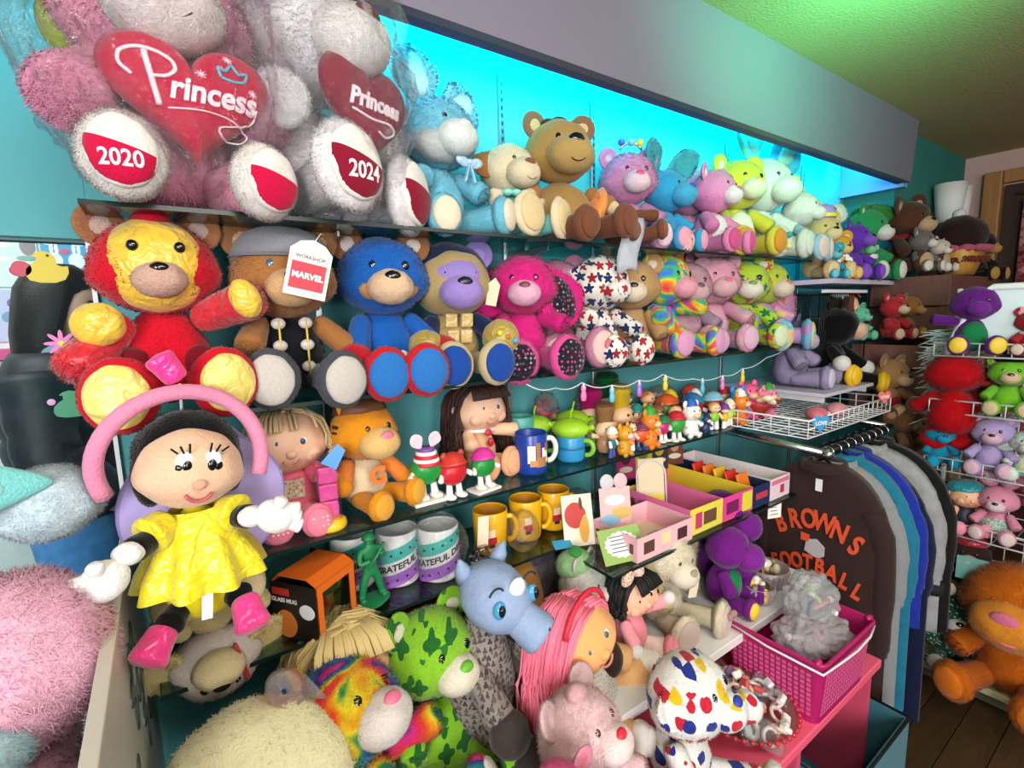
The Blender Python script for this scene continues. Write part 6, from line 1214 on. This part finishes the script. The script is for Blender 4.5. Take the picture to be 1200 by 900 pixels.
small = [ # name, label, loc, H, fur, muzzle, ear, yaw, extra
 ('clown_plush', 'small tan soft toy with lilac birthday crown and big ear', (2.22, .985, 1.553), .21, 'ecc488', 'f0d6a0', 'round', 10),
 ('flower_plush', 'orange yellow small soft toy with white daisy collar', (2.30, .95, 1.553), .15, 'f0a83a', 'f4d07a', 'round', 0),
 ('pony_plush', 'vivid purple soft pony with curled body', (2.42, .94, 1.553), .19, '6a35b8', '8a55cc', 'cat', 10),
 ('rabbit_plush', 'white and lime rabbit soft toy with long ears', (2.36, 1.03, 1.553), .2, 'eef0e2', 'f2f2ea', 'long', 4),
 ('frog_plush', 'mint green soft toy on the far board', (2.55, .96, 1.553), .16, '4ab06a', '8ad8a0', 'cat', 0),
 ('elf_plush', 'green and white elf soft toy with striped trunk', (2.63, .98, 1.553), .26, '2f9a5a', 'e8e4dc', 'cat', 10),
 ('mouse_plush', 'blue grey soft toy with turquoise wings at the board front', (2.18, .92, 1.553), .11, '2fa8cc', '7ad0e0', 'round', 0),
 ('bear_plush', 'large chocolate brown bear on top of the far crates', (2.86, .90, 1.585), .27, '5a3626', 'c8a880', 'round', 10),
 ('sheep_plush', 'grey and white curled lamb soft toy beside the waffle cone', (2.80, .82, 1.585), .15, '7a706c', 'e8e0d4', 'round', 0),
 ('owl_plush', 'white lamb soft toy leaning at the crate edge', (2.90, .78, 1.585), .12, 'dcd2c4', 'efe8dc', 'round', 10),
 ('frog_plush', 'bright green soft toy with blue overalls far at the back', (3.32, .85, 1.70), .14, '6ac82a', '8ad84a', 'none', 0),
 ('penguin_plush', 'black and gold soft toy at the far crate end', (3.36, .75, 1.55), .20, '241a16', 'c89a4a', 'round', 10),
 ('teddy_bear', 'honey brown teddy lying on the middle crate', (2.72, .82, 1.30), .15, 'a8703a', 'c89a64', 'round', 20),
 ('reindeer_plush', 'red and cream knitted soft toy on the middle crate', (2.60, .84, 1.30), .15, 'c8303a', 'e8d0b0', 'round', 0),
 ('seal_plush', 'mint green soft toy behind the black plush', (2.50, .93, 1.30), .12, '6fd8b4', '8ae4c4', 'round', 0),
 ('elephant_plush', 'olive grey elephant soft toy in the crate by the rail', (2.66, .74, .93), .2, '8a8470', '9a947e', 'side', 0),
 ('teddy_bear', 'tan teddy bear in red waistcoat in the crate by the rail', (2.50, .80, .98), .2, 'b8865a', 'd8b088', 'round', 0),
 ('teddy_bear', 'sandy teddy bear lower in the crate heap', (2.56, .70, .82), .19, 'c09a6e', 'd8bc94', 'round', 10),
 ('monkey_plush', 'brown monkey soft toy low in the crate heap', (2.45, .72, .83), .17, '7a5236', 'c89a70', 'side', 10),
 ('teddy_bear', 'khaki teddy bear at the bottom of the crate heap', (2.68, .66, .72), .22, '8d7a5c', 'a8967a', 'round', 0),
 ('lion_plush', 'ginger lion soft toy at the far side of the middle crate', (2.80, .80, 1.29), .14, 'c8863a', 'e0b878', 'round', 0)]
for i, (nm, lb, loc, H, c, m, ear, yaw) in enumerate(small):
    t = plush(nm, lb, 'soft toy', loc, H * 1.25, fur(c), yaw - 22, 1, muz=fur(m), ear=ear, group='heap of soft toys at the far end', turn=((i * 7) % 13 - 6, (i * 5) % 17 - 8, (i * 11) % 31 - 15), earsc=1.3 if ear == 'round' else 1)
    if i == 0:
        part('crown', mesh_of(lathe([(.18, 0), (.2, .03), (.17, .16), (.1, .2), (.02, .21)], 20)), plain('a98ad8', .5), t, (0, -.02, .92)); part('crown_band', mesh_of(lathe([(.205, .0), (.21, .05), (.2, .055)], 20, False)), plain('e8d84a', .5), t, (0, -.02, .93))
    if i == 1:
        for k in range(10): a = k * .628; part('petal', unit('ball', 0), plain('f2f2ec', .6), t, (.18 * math.cos(a), -.22, .3 + .18 * math.sin(a)), (.07, .02, .07))
    if i == 3: part('green_hat', unit('limb', 1), fur('2f9a4a'), t, mx=limb_mx((0, 0, .92), (.1, 0, 1.25), .12))
    if i == 5:
        for k in range(3): part('stripe', mesh_of(lathe([(.2, 0), (.205, .03), (.2, .06)], 20, False)), plain('e6eee2', .6), t, (0, .02, .18 + k * .12))
    if i == 7: part('scarf', mesh_of(lathe([(.18, 0), (.21, .03), (.18, .06)], 24, False)), fur('a8283a'), t, (0, 0, .46)); part('green_wig', unit('ball', 3), fur('3aa83a'), t, (-.35, .2, .8), (.35, .2, .14))
    if i == 10: part('overalls', unit('pear', 0), plain('1f4aa0', .6), t, (0, .02, .2), (.22, .2, .2))
    if i == 16: part('waistcoat', unit('pear', 0), fur('b8242e'), t, (0, .02, .27), (.225, .2, .2))
# black plush in red shorts
t = plush('bear_plush', 'jet black soft toy with red shorts, white mitten and yellow shoe', 'soft toy', (2.27, .93, 1.14), .31, BLK, 6, 1, muz=fur('e8c0a0'), ear='round', nose='black', hand=fur('f2efe8'), leg_m=BLK, pad=plain('e8b81c', .5), foot_m=plain('e8b81c', .5), turn=(0, 40, 30), aR=(.36, -.3, .16), lR=(.3, -.5, -.02), lL=(-.2, -.3, .1))
part('shorts', unit('pear', 0), fur('c8222e'), t, (0, .02, .17), (.225, .2, .14))
t = doll('rag_doll', 'doll with long brown hair and white bonnet hanging in the corner', (2.44, .97, 1.31), .2, 30, cloth('a8283e'), plain('e8b890', .5), plain('5a3020', .7), .5, cloth('efe8da'), 110, seed=44, th=.02); part('bonnet', unit('ball', 0), cloth('dff0ee'), t, (0, .04, .84), (.29, .25, .18)); part('bonnet_flap', unit('longear', 0), cloth('e8f0ee'), t, (.22, -.08, .9), (.5, .3, .45), (0, 165, 0))
# wooden crates
def crate(label, x0, x1, y0, y1, z0, z1, c, slats=3):
    t = thing('wooden_crate', label, 'crate', (0, 0, 0), group='stacked wooden crates'); m = wood(c, 10); h = (z1 - z0) / slats
    for i in range(slats):
        a, b = z0 + i * h + .004, z0 + (i + 1) * h - .004
        for bb in ((x0, x1, y0, y0 + .012, a, b), (x0, x1, y1 - .012, y1, a, b), (x0, x0 + .012, y0 + .012, y1 - .012, a, b), (x1 - .012, x1, y0 + .012, y1 - .012, a, b)): part('slat', box(*bb, .0015, 1), m, t)
    part('floor_board', box(x0 + .012, x1 - .012, y0 + .012, y1 - .012, z0 + .004, z0 + .016), m, t)
    for x in (x0 + .013, x1 - .033):
        for y in (y0 + .013, y1 - .033): part('corner_post', box(x, x + .02, y, y + .02, z0 + .016, z1 - .004), m, t)
crate('brown crate at the bottom of the far stack', 2.44, 3.1, .62, .96, .02, .40, '5a3a30'); crate('brown crate second from the floor in the far stack', 2.44, 3.1, .62, .96, .405, .70, '6a463a')
crate('brown crate in the middle of the far stack', 2.56, 3.2, .66, .97, .96, 1.28, '7a5248', 3); crate('topmost brown crate of the far stack', 2.72, 3.5, .68, .97, 1.30, 1.57, '6e4a40', 2)
t = thing('side_table', 'dark brown table carrying the far crates', 'table', (0, 0, 0)); part('table_top', box(2.42, 3.6, .60, .975, .70, .72), wood('4a3026'), t)
for x in (3.2, 3.55):
    for y in (.62, .93): part('leg', box(x, x + .04, y, y + .04, 0, .70), wood('4a3026'), t)
# waffle cone soft toy lettered SWIMMER
t = thing('cone_plush', 'waffle cone basket lettered SWIMMER with chocolate top and white dots', 'soft toy', (3.02, .74, 1.572), -25, .27)
part('cone', mesh_of(lathe([(.26, 0), (.30, .1), (.40, .38), (.39, .40), (.02, .36)], 4)), wood('c8923e', 14), t, (0, 0, 0), (1.2, .9, 1), (0, 0, 45)); part('topping', unit('ball', 1), fur('2e1c18'), t, (0, 0, .62), (.40, .34, .36)); part('cream_blob', unit('ball', 1), fur('eae4dc'), t, (-.05, 0, 1.0), .09)
for i in range(14): a = i * 1.9; part('sugar_dot', unit('ball', 0), plain('efe9e0', .5), t, (.36 * math.cos(a) * math.cos(i * .09), .32 * math.sin(a) * math.cos(i * .09), .5 + i * .026), .018)
for i in range(12): a = i * .5236; part('frill', unit('ball', 0), fur('c85a72'), t, (.40 * math.cos(a), .33 * math.sin(a), .42), (.11, .1, .06))
part('lettering', text_mesh('SWIMMER', .13, .006, .006), plain('6a2a22', .6), t, (-.0, -.292, .24), 1, (14, 0, 0)); part('lettering', text_mesh('SWIMMER', .13, .006, .006), plain('6a2a22', .6), t, (-.325, .0, .22), 1, (16, 0, -90))
t = thing('curled_paper', 'white rolled paper bundle standing by the far wall', 'paper roll', (3.45, .90, 1.86)); part('roll', mesh_of(lathe([(.05, 0), (.07, .2), (.066, .2), (.046, .002)], 14, True)), plain('e8e6e2', .7), t); part('roll', mesh_of(lathe([(.03, 0), (.04, .19), (.036, .19), (.026, .002)], 12, True)), plain('dcdad6', .7), t, (.09, -.03, 0))
t = thing('wall_cabinet', 'narrow brown cabinet at the far wall under the paper bundle', 'cabinet', (0, 0, 0)); part('body', box(3.36, 3.6, .84, .977, 1.58, 1.858), wood('6a4a3a'), t); part('door', box(3.38, 3.58, .828, .839, 1.6, 1.84, .003), wood('7a5644'), t)
# ------------------------------------------------------------------ white wire rack on the right
RX = 2.30
t = thing('display_rack', 'white wire display rack with fringed header on the right', 'display rack', (0, 0, 0))
for y in (.60, -.25):
    part('upright', tube([(RX + .22, y, .02), (RX + .22, y, 1.50)], .009, 8), WH, t)
bm = bmesh.new()
for i in range(18): y = -.25 + .85 * i / 17; tube_bm([(RX + .22, y, .1), (RX + .22, y, 1.3)], .0022, 5, bm)
for i in range(14): z = .1 + 1.2 * i / 13; tube_bm([(RX + .215, -.25, z), (RX + .215, .6, z)], .0022, 5, bm)
part('grid_back', mesh_of(bm), WH, t)
for z in (1.265, 1.065, .855, .63, ): 
    bm = bmesh.new()
    for i in range(22): y = -.25 + .84 * i / 21; tube_bm([(RX + .21, y, z), (RX - .06, y, z), (RX - .06, y, z + .045)], .002, 5, bm)
    for q in ((RX - .06, z + .045), (RX - .06, z), (RX + .06, z)): tube_bm([(q[0], -.25, q[1]), (q[0], .59, q[1])], .0032, 5, bm)
    part('wire_shelf', mesh_of(bm), WH, t)
part('base_deck', box(RX - .09, RX + .24, -.28, .62, .10, .125, .004, 1), plain('c9cf9a', .5), t); part('kick_board', box(RX + .0, RX + .22, -.26, .60, .02, .10), plain('5a5a44', .6), t)
hb = part('header', prism([(-.25, 1.32), (.56, 1.30), (.50, 1.46), (.46, 1.495), (-.25, 1.5)], -.008, .008), plain('dfeef2', .5), t, mx=TRS((RX + .0, 0, 0), (0, 0, 90)))
part('header_rim', tube([(RX - .01, .565, 1.20), (RX - .01, .56, 1.30), (RX - .01, .505, 1.46), (RX - .01, .46, 1.497), (RX - .01, -.25, 1.502)], .011, 8), plain('eef2f4', .4), t)
for i in range(3): part('header_print', box(-.0175 + RX, -.0155 + RX, .05 + i * .12, .15 + i * .12, 1.40 + .01 * (i % 2), 1.43 + .01 * (i % 2)), plain('e8a0b0', .5), t)
bm = bmesh.new(); rnd = random.Random(9)
for i in range(420):
    y = rnd.uniform(.50, .63); z = 1.02 + rnd.random() * .45; 
    if z > 1.49 - (y - .45) * 1.2: z -= .12
    d = Vector((-.03 + rnd.uniform(-.02, .02), rnd.uniform(.01, .07), rnd.uniform(-.05, .015))); p = Vector((RX + .12, y, z)); tube_bm([p, p + d * .6, p + d], [.0035, .003, .0008], 4, bm)
part('white_fringe', mesh_of(bm), plain('dceef4', .6), t)['kind'] = 'stuff'
rack = [
 ('bear_plush', 'purple soft toy with green tummy standing on the rack top shelf', (RX, .505, 1.275), .235, '6a1f88', '7c2a98', 'none', 10),
 ('santa_plush', 'red and white holiday soft toy on the rack top shelf', (RX, .36, 1.275), .15, 'b8242e', 'e8d8c8', 'round', 0),
 ('fuzzy_plush', 'bright red fuzzy soft toy hanging at the rack edge', (RX - .02, .535, .985), .30, 'd8141f', None, 'none', 200),
 ('bear_plush', 'green bear with black hair tuft and white shoes on the rack', (RX, .40, 1.075), .195, '7ac832', 'e2c8a0', 'round', 0),
 ('bear_plush', 'brown bear with red outfit beside the green bear on the rack', (RX + .06, .475, 1.075), .15, '5a3424', 'c83030', 'round', 10),
 ('bear_plush', 'turquoise soft toy slumped at the rack edge', (RX - .01, .565, .865), .16, '1490b8', '1aa0c8', 'none', 20),
 ('bear_plush', 'pale lavender bear with rosy cheeks on the rack', (RX, .425, .865), .20, 'c0aade', 'eec0d2', 'round', -4),
 ('dog_plush', 'pastel green and blue spotted puppy on the rack', (RX, .335, .865), .17, 'cfe8d2', 'f0f2ea', 'flop', -6),
 ('rabbit_plush', 'pink rabbit in silver glitter dress on the rack', (RX, .395, .64), .19, 'ee9ab4', 'f4d8da', 'long', -8),
 ('reindeer_plush', 'dark brown soft toy with red cap and teal card on the rack', (RX + .03, .46, .40), .21, '3a2620', 'cfc0b0', 'round', 0),
 ('penguin_plush', 'dark green holiday soft toy with white dots low on the rack', (RX, .475, .126), .27, '1f4a3a', 'e6e0d8', 'cat', 10),
 ('fuzzy_plush', 'big orange fuzzy soft toy on the lowest rack deck', (RX - .03, .305, .126), .45, 'ec7c1c', 'f0962e', 'none', -14)]
for i, (nm, lb, loc, H, c, m, ear, yaw) in enumerate(rack):
    mt = fur(c)
    if i == 7: mt = spots('d4ead6', ('8ad0e0', 'e8e08a', 'c8b0e0'), 60, 3, .2, .35)
    if i == 10: mt = spots('1f5a44', ('e6ece6', 'dfe8e2'), 70, 3, .1, .16)
    kw = {}
    if i == 0: kw = dict(belly=GRN, smile=False, nose=None, pad=plain('e8c43a', .5), aL=(-.5, -.05, .5), aR=(.5, -.05, .55))
    if i == 2: kw = dict(nose=None, eyes=False, hs=.9, lL=(-.12, -.1, -.1), lR=(.12, -.1, -.1), pad=mt)
    if i == 11: kw = dict(nose=fur('ee7a9a'), lL=(-.24, -.42, .1), lR=(.2, -.4, .1), muzs=1.5, hs=1.1, smile=False, pad=mt)
    t = plush(nm, lb, 'soft toy', loc, H, mt, yaw - 78, 3 if 'fuzzy' in nm else 1, muz=fur(m) if m else None, ear=ear, group='soft toys on the wire rack', **kw)
    if i == 3:
        part('hair_tuft', unit('ball', 3), fur('141214'), t, (0, -.04, .94), (.2, .16, .08))
        part('red_tag', box(-.09, .09, -.004, .004, -.09, .09), plain('c8202e', .5), t, (.32, -.2, .62), 1, (0, 20, 10)); part('tag_face', box(-.06, .06, -.006, -.0045, -.04, .04), plain('efe6e0', .5), t, (.32, -.2, .62), 1, (0, 20, 10))
    if i == 1: part('white_trim', mesh_of(lathe([(.2, 0), (.225, .03), (.2, .06)], 20, False)), fur('efeae2'), t, (0, 0, .44)); part('cap', unit('limb', 1), fur('b8242e'), t, mx=limb_mx((0, 0, .88), (.2, 0, 1.1), .18))
    if i == 8: part('glitter_dress', unit('pear', 0), spots('a8c8b8', ('e8f0ea', '6a8a7a', 'c8d8d0'), 220, 3, .2, .4), t, (0, .02, .24), (.24, .21, .26))
    if i == 9: part('cap', unit('ball', 0), satin('b81f30'), t, (0, 0, .92), (.24, .22, .12)); part('teal_card', box(-.2, .2, -.006, .006, -.2, .2), plain('6fa8a0', .5), t, (.05, -.36, .55), 1, (0, 0, 0))
    if i == 10: part('white_mitten', unit('ball', 1), fur('efebe4'), t, (.3, -.28, .2), .13); part('red_boot', unit('ball', 1), fur('b0283a'), t, (.2, -.42, .06), (.14, .12, .08))
    if i == 11:
        part('mouth_open', unit('ball', 0), plain('a8142c', .5), t, (0, -.30, .60), (.17, .16, .075)); part('tongue', unit('ball', 0), plain('e86a8a', .5), t, (.02, -.40, .575), (.09, .07, .03))
t = doll('vinyl_doll', 'vinyl doll with teal satin cap and navy outfit sitting on the rack', (RX, .475, .64), .18, -60, plain('1c2238', .5), plain('e8b088', .45), None, .1, plain('e88aa0', .5), seed=61, cat='doll'); part('cap', unit('ball', 0), satin('1a8f9a'), t, (0, .03, .84), (.32, .28, .17))
